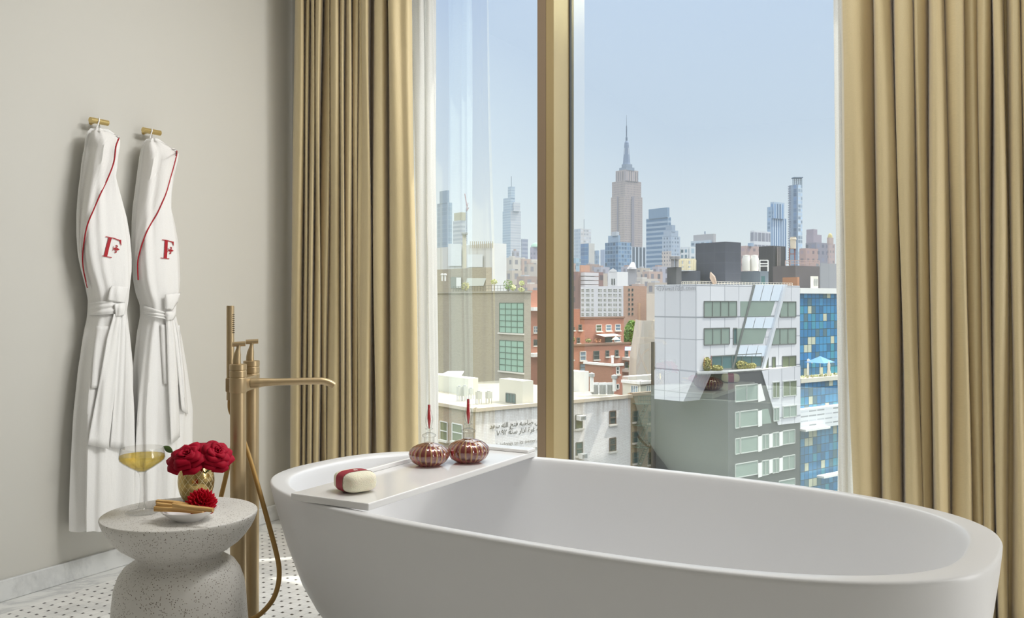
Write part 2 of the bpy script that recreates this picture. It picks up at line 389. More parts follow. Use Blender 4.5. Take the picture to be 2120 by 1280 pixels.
R = [(1756, yf + .09), (1757, yf + .02), (1760, yf), (1775, yf - .02), (1795, yf), (1812, yf + .05), (1819, yb), (1821, yf + .02), (1827, yf - .01), (1840, yf), (1856, yf + .03), (1862, yb + .02), (1866, yf + .05), (1868, yf), (1880, yf - .015), (1896, yf + .01),
     (1902, yf + .05), (1906, yf + .02), (1912, yf + .02), (1922, yf + .04), (1928, yb), (1931, yf + .02), (1938, yf - .02), (1952, yf), (1962, yf + .04), (1966, yb), (1970, yf + .04), (1984, yf + .01), (1998, yf + .005), (2003, yf + .05), (2008, yf + .045), (2022, yf + .03),
     (2032, yf + .05), (2036, yf + .03), (2044, yf + .01), (2052, yf + .04), (2056, yb + .05), (2060, yf + .04), (2066, yf), (2080, yf + .015), (2084, yf + .06), (2092, yf + .06), (2096, yf + .03), (2104, yf), (2116, yf + .01), (2121, yf + .06), (2126, yf + .02), (2140, yf), (2155, yf + .03), (2160, yb), (2170, yf), (2190, yf + .02), (2198, yb), (2208, yf), (2226, yf + .02), (2232, yb), (2244, yf + .01), (2262, yf + .04)]
drape('drape', 'champagne satin drape behind the rounded foot end of the tub, right of the skyline', R, yf, satin, 8,
      slant=lambda s, t: (-.022 * t * (1 - s)) if s < .35 else (-.02 * t * (.8 - .5 * s)))
S1 = [(838, 3.47), (845, 3.45), (852, 3.47), (857, 3.5), (864, 3.46), (872, 3.45), (880, 3.48), (884, 3.5), (888, 3.47), (892, 3.48), (898, 3.50), (905, 3.52)]
drape('sheer_curtain', 'white linen sheer peeking out beside the narrow-pleated drape', S1, 3.5, sheer_m, 5, slant=lambda s, t: -.006 * t)
S2 = [(1733, 3.52), (1738, 3.50), (1745, 3.49), (1752, 3.50), (1760, 3.53), (1770, 3.5), (1780, 3.52)]
drape('sheer_curtain', 'white linen sheer edging the drape beside the blue checkered building', S2, 3.5, sheer_m, 6, slant=lambda s, t: -.006 * t)
# ================================================================ bathtub
TC, TA, TB, TN, TT = Vector((-.9946, 2.1826, 0)), .9732, .4808, 2.745, -.062
def tub_ring(ia, ib, z, n=160, side=False, sa=1.0):
    out = []
    for k in range(n):
        t = 2 * pi * k / n; c, s = cos(t), sin(t)
        q = (.85 - .30 * c) if side else 1.0
        a = TA - ia * q; b = TB - ib * (.9 if side else 1.0)
        nn = TN if not side else lerp(TN, 2.3, min(1, (.58 - z) / .58))
        x = a * math.copysign(abs(c) ** (2 / nn), c); y = b * math.copysign(abs(s) ** (2 / nn), s)
        out.append(TC + Vector((x * cos(TT) - y * sin(TT), x * sin(TT) + y * cos(TT), z)))
    return out
def solid_white(name, col, rough):
    return plain(name, col, rough, var=.01, vs=2, Specular_IOR_Level=.45)
tub_m = solid_white('white_stone_resin', 'e6e6e7', .34)
prof = [(.262, .006), (.25, 0.0), (.262, .004), (.24, .03), (.205, .08), (.155, .16), (.11, .225), (.076, .29), (.04, .40), (.013, .51), (.002, .565)]
rows = [tub_ring(.30, .30, 0, side=True)] + [tub_ring(i, i * .8, z, side=True) for i, z in prof[1:]]
for d, z in ((.0008, .574), (.003, .578), (.007, .58)): rows.append(tub_ring(d, d, z))
for ia, ib, z in ((.052, .022, .58), (.060, .028, .579), (.0645, .0315, .576), (.068, .034, .570), (.072, .037, .555), (.095, .05, .46), (.13, .068, .33), (.17, .09, .22), (.215, .115, .165), (.27, .15, .142), (.40, .24, .134)): rows.append(tub_ring(ia, ib, z))
t_ = M().grid(rows, closed=True); t_.cap(rows[-1]); t_.cap(rows[0], flip=True)
tub = thing('bathtub', 'large white oval freestanding bathtub with a flat rim, in front of the window', 'bathtub', TC)
t_.build('tub_shell', tub_m, tub, ang=60)
chrome = plain('satin_champagne_drain', 'b9a27a', .3, 1.0)
M().lathe([(0, .139), (.028, .139), (.032, .136), (.032, .130)], TC, 32).build('drain', chrome, tub)
# ---------------------------------------------------------------- bath tray
tray_m = plain('glossy_white_stone', 'e9e8e7', .12, Specular_IOR_Level=.55)
tray = thing('bath_tray', 'glossy white stone tray bridging the left end of the tub', 'tray', (-1.52, 2.2, .581))
TX0, TX1, TY0, TY1 = -1.640, -1.387, 1.768, 2.655
bev = [('BEVEL', dict(width=.003, segments=2, limit_method='ANGLE'))]
M().box((TX0, TY0, .5815), (TX1, TY1, .6)).build('board', tray_m, tray, smooth=False, mods=bev)
M().box((TX0, 1.97, .6), (TX0 + .012, TY1 - .05, .613)).build('back_lip', tray_m, tray, smooth=False, mods=bev)
M().box((TX0, TY1 - .055, .6), (TX1, TY1, .611)).build('end_ledge', tray_m, tray, smooth=False, mods=bev)
# ---------------------------------------------------------------- soap
def pillow(L_, W_, H_, n=28, e=3.6):
    rows = []
    for i in range(n + 1):
        a = -pi / 2 + pi * i / n; row = []
        for j in range(n * 2):
            b = 2 * pi * j / (n * 2); f = lambda v, k: math.copysign(abs(v) ** (2 / k), v)
            row.append(Vector((L_ / 2 * f(cos(a), 3.4) * f(cos(b), e), W_ / 2 * f(cos(a), 3.4) * f(sin(b), e), H_ / 2 * (1 + f(sin(a), 3.4)))))
        rows.append(row)
    return rows
soap_m = plain('cream_sponge', 'efe9d2', .8, var=.05, vs=60, bump=.5, Subsurface_Weight=.15)
sc_ = PZ(735, 1017, .6)
ax = (RT * cos(radians(-50)) + FW * sin(radians(-50))).normalized(); ay = Vector((-ax.y, ax.x, 0))
def place(rows, c): return [[c + ax * p.x + ay * p.y + Vector((0, 0, p.z)) for p in r] for r in rows]
soap = thing('bath_sponge', 'cream puffy bath sponge with a dark red paper band, on the tray', 'sponge', Vector((sc_.x, sc_.y, .6005)))
sc_.z = .6015
SL, SW, SH = .106, .092, .053
M().grid(place(pillow(SL, SW, SH), sc_), closed=True).build('sponge_body', soap_m, soap, ang=180)
band_m = plain('dark_red_paper', '9e1f33', .55)
rr = []
for k in range(49):
    a = 2 * pi * k / 48; f = lambda v, q: math.copysign(abs(v) ** (2 / q), v)
    y, z = (SW / 2 + .0012) * f(cos(a), 3.4), SH / 2 + (SH / 2 + .0008) * f(sin(a), 3.4)
    rr.append([sc_ + ax * x + ay * y + Vector((0, 0, z)) for x in (-.017, .017)])
band = M().grid(rr, flip=False).build('paper_band', band_m, soap, ang=180)
cream = plain('cream_print', 'f1e6da', .6)
em = M()
for dx, dy, l, t in ((0, 0, .011, .0016), (-.004, .004, .006, .0013), (.004, .004, .006, .0013), (0, -.001, .0016, .006)):
    c = sc_ + ax * (dy) + ay * (dx) + Vector((0, 0, SH + .0012)); em.obox(c, ax * (l / 2), ay * (t), Vector((0, 0, .0003)))
em.build('printed_emblem', cream, band, smooth=False)
# ---------------------------------------------------------------- perfume bottles
def glass(name, col, rough=.02, ior=1.45):
    g = G(name); return g.done(g.bsdf(col, rough, 0.0, Transmission_Weight=1.0, IOR=ior))
def thin_glass(name='thin_crystal', pw=2.2, ek=.36):
    g = G(name); tr = g.n('ShaderNodeBsdfTransparent'); tr.inputs[0].default_value = (.97, .97, .965, 1)
    gl = g.n('ShaderNodeBsdfGlossy'); gl.inputs['Roughness'].default_value = .02
    lw = g.n('ShaderNodeLayerWeight'); lw.inputs[0].default_value = .18
    f = g.math('MULTIPLY_ADD', g.math('POWER', lw.outputs['Facing'], 3.0), .62, .05, clamp=True)
    edge = g.n('ShaderNodeBsdfTransparent'); edge.inputs[0].default_value = (ek, ek, ek, 1)
    e2 = g.mixs(g.math('POWER', lw.outputs['Facing'], pw), tr.outputs[0], edge.outputs[0])
    return g.done(g.mixs(f, e2, gl.outputs[0]))
crystal = thin_glass()
clear = thin_glass('clear_bottle_glass', 1.5, .24)
def ribbed_glass():
    g = G('ribbed_red_gold_glass'); u, v = g.uvxy()
    s = g.math('ABSOLUTE', g.math('SUBTRACT', g.math('FRACT', g.math('MULTIPLY', u, 22.0)), .5))
    gold = g.math('GREATER_THAN', s, .36); clr = g.math('LESS_THAN', v, .22)
    tr = g.n('ShaderNodeBsdfTransparent'); tr.inputs[0].default_value = (.66, .26, .26, 1)
    gl = g.n('ShaderNodeBsdfGlossy'); gl.inputs['Roughness'].default_value = .05
    lw = g.n('ShaderNodeLayerWeight'); lw.inputs[0].default_value = .3
    red = g.bsdf('7a2028', .12, 0.0, Coat_Weight=1.0)
    body = g.mixs(g.math('MULTIPLY_ADD', lw.outputs['Facing'], .45, .12, clamp=True), g.mixs(g.math('MULTIPLY_ADD', lw.outputs['Facing'], .6, .15, clamp=True), tr.outputs[0], red), gl.outputs[0])
    au = g.bsdf('a98458', .3, .35, Coat_Weight=.8)
    return g.done(g.mixs(gold, body, au))
rib_m = ribbed_glass()
core_m = plain('deep_red_glass', 'c4101f', .12, Coat_Weight=1.0)
def bottle(label, px, py, k=1.0):
    c = PZ(px, py, .6); c.z = .6005; sc = lambda p: [(r * k, z * k) for r, z in p]
    t = thing('perfume_bottle', label, 'perfume bottle', c, 'ribbed perfume bottles on the tray')
    rip = lambda a, z: 1 + .045 * abs(cos(a * 11)) * min(1, max(0, (z - .001) / .01)) * min(1, max(0, (.066 - z) / .02))
    M().lathe(sc([(.0001, .002), (.030, .0), (.038, .003), (.049, .011), (.0565, .022), (.0595, .033), (.057, .044), (.049, .054), (.036, .0615), (.022, .0655), (.015, .067), (.0135, .069)]), c, 132, uv=True, ripple=rip).build('ribbed_body', rib_m, t, ang=60)
    M().lathe(sc([(.0001, .006), (.024, .007), (.036, .014), (.042, .026), (.040, .038), (.028, .050), (.014, .058), (.011, .066), (.0001, .068)]), c, 40).build('red_core', core_m, t, ang=60)
    M().lathe(sc([(.0145, .066), (.0155, .069), (.0155, .084), (.0205, .087), (.0215, .090), (.0205, .093), (.015, .095), (.010, .098), (.0001, .0985)]), c, 40).build('neck', clear, t, ang=50)
    st = M().lathe(sc([(.0001, .098), (.0055, .099), (.0045, .104), (.006, .107), (.0115, .109), (.0115, .111), (.006, .113), (.0085, .119), (.0112, .132), (.0108, .143), (.0075, .158), (.0048, .172), (.0042, .1835), (.0001, .184)]), c, 32, ripple=lambda a, z: 1 + (.06 * cos(a * 8) if .113 < z < .17 else 0)).build('stopper', clear, t, ang=50)
    M().lathe(sc([(.0001, .110), (.002, .112), (.0045, .130), (.0055, .142), (.005, .155), (.0042, .170), (.0037, .183), (.0001, .1834)]), c, 24).build('red_spike', core_m, st, ang=60)
bottle('red and gold ribbed perfume bottle nearest the cream sponge, shorter in view', 888.5, 963.5)
bottle('red and gold ribbed perfume bottle at the window end of the tray', 969.5, 956.5, 1.06)
# ================================================================ side table
def terrazzo():
    g = G('speckled_terrazzo'); vo = g.n('ShaderNodeTexVoronoi'); vo.inputs['Scale'].default_value = 340; vo.inputs['Randomness'].default_value = 1
    dst = g.n('ShaderNodeMapping'); g.set(dst.inputs[0], g.pos()); dst.inputs['Scale'].default_value = (1, 1, .8); g.set(vo.inputs['Vector'], dst.outputs[0])
    cs = g.xyz(vo.outputs['Color']); thr = g.math('GREATER_THAN', cs[0], .80); near = g.math('LESS_THAN', vo.outputs['Distance'], .42)
    f = g.math('MULTIPLY', thr, near)
    sp = g.ramp(cs[1], [(0, '5a5048'), (.5, '8d8276'), (1, 'a79f93')])
    base = g.mix(g.noise(40, 3, g.pos()), 'd3d0ca', 'dedbd6')
    return g.done(g.bsdf(g.mix(f, base, sp), .45))
terr = terrazzo()
TBC = P(373, 1062, 2.38); TBC.z = 0
tp = [(.0001, .0), (.176, .0), (.180, .004), (.179, .06), (.1765, .16), (.173, .24), (.1704, .27), (.1674, .313), (.1626, .353), (.153, .382), (.140, .402), (.122, .414), (.108, .421), (.1055, .426), (.107, .432), (.117, .4395), (.135, .452), (.152, .464), (.168, .481), (.181, .499), (.1895, .515), (.1945, .528), (.1966, .536), (.1962, .539), (.194, .5405), (.0001, .5405)]
M().lathe(tp, TBC, 96).build('side_table', terr, None, ang=50, loc=TBC, label='white speckled terrazzo side table with a pinched waist, beside the tub', cat='side table')
TZ = .5405
# ---------------------------------------------------------------- coupe glass
cc = PZ(294, 1062.5, TZ)
cg = thing('coupe_glass', 'crystal coupe glass half filled with pale golden wine, on the terrazzo table', 'glass', cc, None)
M().lathe([(.0001, .0015), (.040, .0008), (.042, .002), (.040, .0035), (.022, .0065), (.010, .013), (.0062, .030), (.0048, .060), (.0052, .092), (.0075, .104), (.012, .109)], cc, 48).build('stem_and_foot', crystal, cg, ang=60)
bo = [(.0001, .1085), (.012, .1095), (.030, .120), (.047, .1315), (.0555, .139), (.0575, .145), (.0568, .152), (.0535, .171)]
bi = [(r - .0011 if r > .002 else r, z + .0012) for r, z in bo]
M().lathe(bo + [(.0531, .1715)] + bi[::-1], cc, 64).build('bowl', crystal, cg, ang=60)
def wine_mat():
    g = G('golden_wine'); tr = g.n('ShaderNodeBsdfTransparent'); tr.inputs[0].default_value = (.93, .80, .36, 1)
    rf = g.bsdf('ead27a', .02, 0.0, Transmission_Weight=1.0, IOR=1.2)
    return g.done(g.mixs(.45, tr.outputs[0], rf))
wi = [(r, z) for r, z in bi if z < .151]; zt = .1525
M().lathe([(max(r - .0004, .0001), z + .0003) for r, z in wi] + [(.0553, zt), (.0001, zt)], cc, 64).build('wine', wine_mat(), cg, ang=40)
# ---------------------------------------------------------------- vase with roses
def vase_mat():
    g = G('engraved_gold'); u, v = g.uvxy()
    def ln(s): return g.math('LESS_THAN', g.math('ABSOLUTE', g.math('SUBTRACT', g.math('FRACT', g.math('ADD', g.math('MULTIPLY', u, 16.0), g.math('MULTIPLY', v, s))), .5)), .045)
    m = g.math('MAXIMUM', ln(4.0), ln(-4.0)); m = g.math('MULTIPLY', m, g.math('MULTIPLY', g.math('GREATER_THAN', v, .12), g.math('LESS_THAN', v, .97)))
    return g.done(g.bsdf(g.mix(m, 'c8ad72', 'f4e6bd'), g.math('MULTIPLY_ADD', m, .35, .12), g.math('MULTIPLY_ADD', m, -.35, 1.0)))
vc = PZ(406, 1034, TZ); vc.z = TZ + .0005
vase = thing('gold_vase', 'small gold vase engraved with diamonds, holding red roses, on the terrazzo table', 'vase', vc)
vp = [(.0335, 0), (.037, .004), (.0435, .018), (.0480, .036), (.0492, .050), (.0482, .066), (.0455, .082), (.0440, .092)]
M().lathe(vp + [(.0425, .092)] + [(r - .002, z) for r, z in vp[::-1][1:-1]] + [(.0001, .006)], vc, 64, uv=False).build('vase_lining', plain('gold_lining', 'b59a60', .3, 1.0), vase, ang=60)
M().grid([[vc + Vector((r * 1.004 * cos(2 * pi * k / 64), r * 1.004 * sin(2 * pi * k / 64), z)) for k in range(64)] for r, z in [(interp([(b, a) for a, b in vp], q * .092 / 24), q * .092 / 24) for q in range(25)]], closed=True, uv=True).build('engraved_sleeve', vase_mat(), vase, ang=80)
def velvet(name, a, b):
    g = G(name); lw = g.n('ShaderNodeLayerWeight'); lw.inputs[0].default_value = .35
    return g.done(g.bsdf(g.mix(lw.outputs['Facing'], a, b), .6, Specular_IOR_Level=.15))
rose_m = velvet('crimson_petal', '9c0222', 'af0a32'); dahlia_m = velvet('dahlia_petal', 'b80420', 'c81030')
leaf_m = plain('green_leaf', '55703a', .5, var=.25, vs=40)
def petal(m, c, axis, ang, r0, r1, h0, h1, width, curl, rnd, nu=10, nv=9, tip=0.0):
    Z = axis.normalized(); X = Z.cross(Vector((.3, .9, .1))).normalized(); Y = Z.cross(X); rows = []
    k1, k2 = rnd.uniform(-.15, .15), rnd.uniform(0, 6)
    for i in range(nv + 1):
        v = i / nv; row = []
        for j in range(nu + 1):
            u = j / nu * 2 - 1
            wv = width * (sin(min(1, v * 1.25 + .12) * pi / 2) ** .8) * (1 - .22 * max(0, v - .75) * 4 * u * u)
            a = ang + u * wv
            q = v
            r = lerp(r0, r1, q ** 1.1) + curl * max(0, v - .62) ** 2 * 5 * (1 - .25 * u * u) + .0016 * sin(4 * u + k2) * v + tip * max(0, 1 - abs(u) * 1.3) ** 1.5 * v ** 4
            h = lerp(h0, h1, sin(q * pi / 2)) - (abs(curl) * 1.4) * max(0, v - .72) ** 2 * 6 - (abs(u) ** 2.4) * .16 * (h1 - h0) * v + k1 * .004 * v
            row.append(c + X * (r * cos(a)) + Y * (r * sin(a)) + Z * h)
        rows.append(row)
    m.grid(rows)
def rose(label, c, axis, R, seed):
    rnd = random.Random(seed); Z = axis.normalized()
    t = thing('rose', label, 'flower', c, 'red roses in the gold vase')
    m = M()
    for k in range(5): petal(m, c, Z, k * 2.0, R * .06, R * (.10 + .03 * k), -R * .1, R * (.58 - .02 * k), 1.15, .002, rnd)
    a0 = rnd.uniform(0, 6)
    for cnt, r1, h0, h1, wd, cu in ((3, .30, -.18, .58, 1.2, .10), (4, .44, -.28, .54, 1.0, .20), (4, .62, -.36, .44, .98, .30), (5, .80, -.42, .26, .82, .34), (6, .98, -.48, .02, .70, .30)):
        a0 += .6
        for k in range(cnt):
            petal(m, c, Z, a0 + 2 * pi * k / cnt + rnd.uniform(-.2, .2), R * r1 * .35, R * r1 * rnd.uniform(.94, 1.05), R * h0, R * h1 * 1.0 + R * rnd.uniform(-.08, .08), wd, R * cu, rnd, tip=R * .16)
    m.build('bloom', rose_m, t, ang=75, mods=[('SOLIDIFY', dict(thickness=.0006))])
    s = M(); e = Vector((vc.x, vc.y, TZ + .012)) + (c - vc) * .12; e.z = TZ + .015
    s.tube(catmull([c - Z * R * .4, c - Z * R * .4 + Vector((0, 0, -.02)), Vector(((c.x * .35 + vc.x * .65), (c.y * .35 + vc.y * .65), TZ + .07)), e], 5), .0022, 8)
    s.build('stem', leaf_m, t)
    sp = M()
    for k in range(5):
        a = k * 1.257 + seed; d = Vector((cos(a), sin(a), -.9)).normalized(); b = c - Z * R * .42; w_ = d.cross(Z).normalized() * .004
        sp.add([b - w_, b + w_, b + d * .016 + w_ * .7, b + d * .028, b + d * .016 - w_ * .7], [(0, 1, 2, 3, 4)])
    sp.build('sepals', leaf_m, t)
    return t
rose('broad open crimson rose at the front of the vase, nearest the coupe glass', P(391, 948, 2.455), (UP * 1.0 - FW * .75 - RT * .15), .047, 1)
rose('upright crimson rose on the faucet side of the vase', P(446, 942, 2.475), (UP * .9 - FW * .6 + RT * .55), .042, 2)
rose('crimson rose at the back of the bunch, its top edge peeking above the others', P(420, 936, 2.535), (UP * 1.0 - FW * .2 + RT * .05), .040, 3)
rt = [x for x in SC.objects if x.name == 'rose'][0]
lf = M(); a = P(357, 937, 2.46); b = P(338, 924, 2.46)
d = (b - a); n_ = FW.cross(d).normalized(); rows = []
for i in range(9):
    t = i / 8; wv = .0085 * sin(pi * min(1, t * .97 + .03)) ** .8
    rows.append([a + d * t + n_ * (wv * k) + FW * (.002 * abs(k)) for k in (-1, -.5, 0, .5, 1)])
lf.grid(rows).build('leaf', leaf_m, rt, ang=80)
# ---------------------------------------------------------------- plate, wood sticks, dahlia
porc = plain('white_porcelain', 'eeeceb', .22, Specular_IOR_Level=.5)
pc = PZ(391, 1077, TZ); pc.z = TZ
M().lathe([(.0001, .003), (.027, .002), (.029, .0005), (.032, .0005), (.034, .003), (.048, .011), (.062, .021), (.0705, .0285), (.0715, .0295), (.070, .0298), (.060, .0225), (.045, .0128), (.030, .006), (.0001, .005)], pc, 72).build('small_plate', porc, None, ang=50, loc=pc, label='small white porcelain dish holding wood sticks and a dahlia', cat='dish')
def wood():
    g = G('pale_scented_wood'); v = g.obj()
    s = g.scaled(v, (9, 260, 260)); nz = g.noise(1.0, 6, s, .6, .4)
    return g.done(g.bsdf(g.ramp(nz, [(.3, 'a9783f'), (.5, 'd3a866'), (.7, 'e6c489')]), .6, Normal=g.bump(nz, .4, .001)))
wood_m = wood()
def stick(label, a, b, w_, h_, roll=0.0, taper=.85):
    a, b = Vector(a), Vector(b); d = b - a; L_ = d.length; q = d.to_track_quat('X', 'Z')
    m = M(); rows = []
    rnd = random.Random(int(L_ * 1e5)); k0 = rnd.uniform(0, 6)
    for i in range(9):
        t = i / 8; s = lerp(1, taper, t); o_ = .0008 * sin(k0 + t * 5)
        rows.append([Vector((L_ * t, y * s * w_ / 2 + o_, z * s * h_ / 2 + o_)) for y, z in ((-1, -.8), (-.8, -1), (.8, -1), (1, -.8), (1, .7), (.7, 1), (-.8, .95), (-1, .8))])
    m.grid(rows, closed=True); m.cap(rows[0], flip=True); m.cap(rows[-1])
    o = m.build('wood_stick', wood_m, None, ang=25, loc=(0, 0, 0), label=label, cat='wood stick', group='scented wood sticks on the dish')
    o.location = a; o.rotation_euler = (q @ Matrix.Rotation(roll, 3, 'X').to_quaternion()).to_euler(); return o
stick('lowest wood stick, along the near rim of the white dish', PZ(321, 1052, .5775), PZ(421, 1060, .5705), .0125, .0125, .1)
stick('short fat wood stick, leftmost in the dish, under the lit top stick', PZ(325, 1045, .585), PZ(398, 1052, .5775), .013, .012, -.1)
stick('topmost wood stick, its pale cut end in the middle of the dish', PZ(359, 1045, .5895), PZ(441, 1057.5, .581), .0115, .0115, .25, .8)
stick('rear wood stick, disappearing behind the dahlia', PZ(325, 1038, .588), PZ(392, 1045, .583), .011, .009, .05)
dc = PZ(416, 1037, .589); dt = thing('dahlia', 'single red dahlia bloom lying on the white dish', 'flower', Vector((dc.x, dc.y, .566)))
dm = M(); rnd = random.Random(4); DA = (UP * 1.0 - FW * .55 + RT * .12).normalized()
X_ = DA.cross(Vector((.2, .9, .3))).normalized(); Y_ = DA.cross(X_)
for k in range(100):
    fr = (k + .5) / 100; th = math.acos(1 - 1.42 * fr); ph = k * 2.39996
    dr = (DA * cos(th) + (X_ * cos(ph) + Y_ * sin(ph)) * sin(th)).normalized(); tn = DA.cross(dr)
    tn = tn.normalized() if tn.length > .01 else X_; bn = dr.cross(tn)
    Ln = .041 * (.74 + .28 * fr ** .5) * rnd.uniform(.92, 1.06); W_ = .0094 * (.5 + .6 * fr); rows = []
    for i in range(6):
        v = i / 5; row = []
        for j in range(5):
            u = j / 2 - 1; wv = W_ * sin(pi * (.18 + .70 * v))
            row.append(dc - DA * .006 + dr * (Ln * (.25 + .75 * v) - .003 * u * u * v) + tn * (u * wv) + bn * (-.0042 * u * u * (.4 + v) + .004 * v * v))
        rows.append(row)
    dm.grid(rows)
dm.lathe([(.0001, -.016), (.014, -.008), (.018, .004), (.010, .016), (.0001, .019)], dc - DA * .004, 16, basis=(X_, Y_, DA))
dm.build('bloom', dahlia_m, dt, ang=80, mods=[('SOLIDIFY', dict(thickness=.0004))])
# ================================================================ floor-standing tub filler
brass = plain('brushed_champagne_brass', 'b8a27e', .38, .7, var=.03, vs=6)
brass_dark = plain('nozzle_rubber', '4a3d28', .6)
FC = P(493, HY, 2.65); FC.z = 0; RC = P(520.5, HY, 2.80); RC.z = 0
SD = Vector((.749, .663, 0)).normalized()
fau = thing('tub_filler', 'champagne brass floor-standing tub filler with twin columns and a hand shower', 'faucet', (FC + RC) / 2)
def zc(py, Z): return EYE - (py - HY) / F * Z
RAD = .0228
for c, Z in ((FC, 2.65), (RC, 2.80)):
    zt = .913; b = M()
    b.lathe([(.0001, 0), (.040, 0), (.042, .003), (.042, .010), (.040, .012), (RAD, .0125), (RAD, .829)], c, 40).build('column', brass, fau, ang=40)
    col = M().lathe([(RAD + .0008, .829), (RAD + .0018, .831), (RAD + .0018, .872), (RAD + .0004, .8735), (RAD + .0004, .8745), (RAD + .0018, .876), (RAD + .0018, .8925), (RAD + .0004, .894), (RAD + .0004, .895), (RAD + .0018, .8965), (RAD + .0018, .912), (RAD, zt), (.0001, zt)], c, 40).build('valve_collar', brass, fau, ang=30)
    hm = M()
    sec = [(.0122, .009, .912), (.0118, .0095, .925), (.0105, .0085, .940), (.0075, .007, .951), (.006, .0062, .960), (.0062, .0065, .968)]
    rows = []
    N_ = Vector((-SD.y, SD.x, 0))
    for i, (a_, b_, z) in enumerate(sec):
        off = -.004 if i < 2 else -.004 + .006 * (i - 1) / 4
        rows.append([c + SD * (off + a_ * cos(2 * pi * k / 20)) + N_ * (b_ * sin(2 * pi * k / 20)) + Vector((0, 0, z)) for k in range(20)])
    hm.grid(rows, closed=True)
    hm.tube([c + SD * -.0165 + Vector((0, 0, .971)), c + SD * -.013 + Vector((0, 0, .971)), c + SD * .017 + Vector((0, 0, .9725)), c + SD * .0205 + Vector((0, 0, .9725))], .0072, 18)
    hm.build('lever_handle', brass, fau, ang=50)
# bridge block between the columns, spout
N_ = (RC - FC).normalized(); mid = (FC + RC) / 2; hl = (RC - FC).length / 2
M().obox(mid + Vector((0, 0, .850)), N_ * hl, SD * .0205, UP * .021).build('bridge_block', brass, fau, smooth=False, mods=bev)
so = FC + (RC - FC) * .42 + SD * .019
path = [so + Vector((0, 0, .851)), so + SD * .02 + Vector((0, 0, .851)), so + SD * .04 + Vector((0, 0, .8525)), so + SD * .10 + Vector((0, 0, .853)), so + SD * .19 + Vector((0, 0, .8535)), so + SD * .214 + Vector((0, 0, .8525)), so + SD * .232 + Vector((0, 0, .847)), so + SD * .246 + Vector((0, 0, .838))]
M().tube(catmull(path, 5), [.0145 if i < 7 else lerp(.0145, .0112, min(1, (i - 7) / 6)) if i < 13 else .0108 for i in range(36)], 24).build('spout', brass, fau, ang=50)
HS = P(477, HY, 2.72); HS.z = 0
hs = M().tube([HS + Vector((0, 0, .80)), HS + Vector((0, 0, 1.081)), HS + Vector((0, 0, 1.0835))], [.0114, .0114, .0106], 28).build('hand_shower', brass, fau, ang=40)
nz = M(); nd = (RT * .93 - FW * .36).normalized(); nt = Vector((-nd.y, nd.x, 0))
for r in range(10):
    for k in (-1, 0, 1):
        d = (nd + nt * (.30 * k)).normalized(); z = 1.057 - r * .0060
        nz.bar(HS + d * .011 + Vector((0, 0, z)), HS + d * .0128 + Vector((0, 0, z)), .0010)
nz.build('nozzle_rows', brass_dark, hs, smooth=False)
hb = M().obox(HS + SD * .001 + Vector((0, 0, .846)), SD * .012, N_ * .014, UP * .021)
hb.bar(HS + Vector((0, 0, .846)), FC + Vector((0, 0, .846)), .008)
hb.build('hand_shower_bracket', brass, fau, smooth=False, mods=bev)
hp = [HS + Vector((0, 0, .81)), HS + Vector((0, 0, .77)), P(492, 880, 2.715), P(514, 940, 2.70), P(538, 1020, 2.67), P(558, 1092, 2.64), P(572, 1145, 2.62), P(578, 1180, 2.61), P(575, 1215, 2.60), P(561, 1248, 2.60), P(530, 1278, 2.61), P(495, 1283, 2.64), P(462, 1240, 2.69), P(447, 1150, 2.74), P(452, 1060, 2.76), P(468, 985, 2.76), P(482, 920, 2.74), P(490, 850, 2.70), FC + Vector((0, 0, .80))]
M().tube(catmull(hp, 6), .0072, 14).build('hose', plain('woven_brass_hose', 'b08d55', .42, .6), fau, ang=60)
# ================================================================ wall hooks and robes
gold = plain('satin_gold', 'd8c084', .3, .7)
def hook(label, y0, y1, z):
    c = Vector((WX, (y0 + y1) / 2, z))
    t = thing('robe_hook', label, 'hook', c)
    M().tube([Vector((WX + .052, y0, z)), Vector((WX + .052, y1, z))], .0112, 24).build('bar', gold, t, ang=40)
    p = M().tube([Vector((WX, c.y, z)), Vector((WX + .05, c.y, z))], .006, 16)
    p.tube([Vector((WX, c.y, z)), Vector((WX + .004, c.y, z))], .0085, 20)
    p.build('post', gold, t, ang=40)
hook('satin gold bar hook on the left, holding the nearer robe', 2.303, 2.382, 1.812)
hook('satin gold bar hook nearer the drape, holding the farther robe', 2.550, 2.636, 1.813)
robe_m = cloth('white_cotton', 'f7f6f4', .25, .06, .8)
terry_m = cloth('white_terry', 'f2f0ed', .5, .05, .9)
red_m = plain('red_embroidery', 'a80f20', .6)
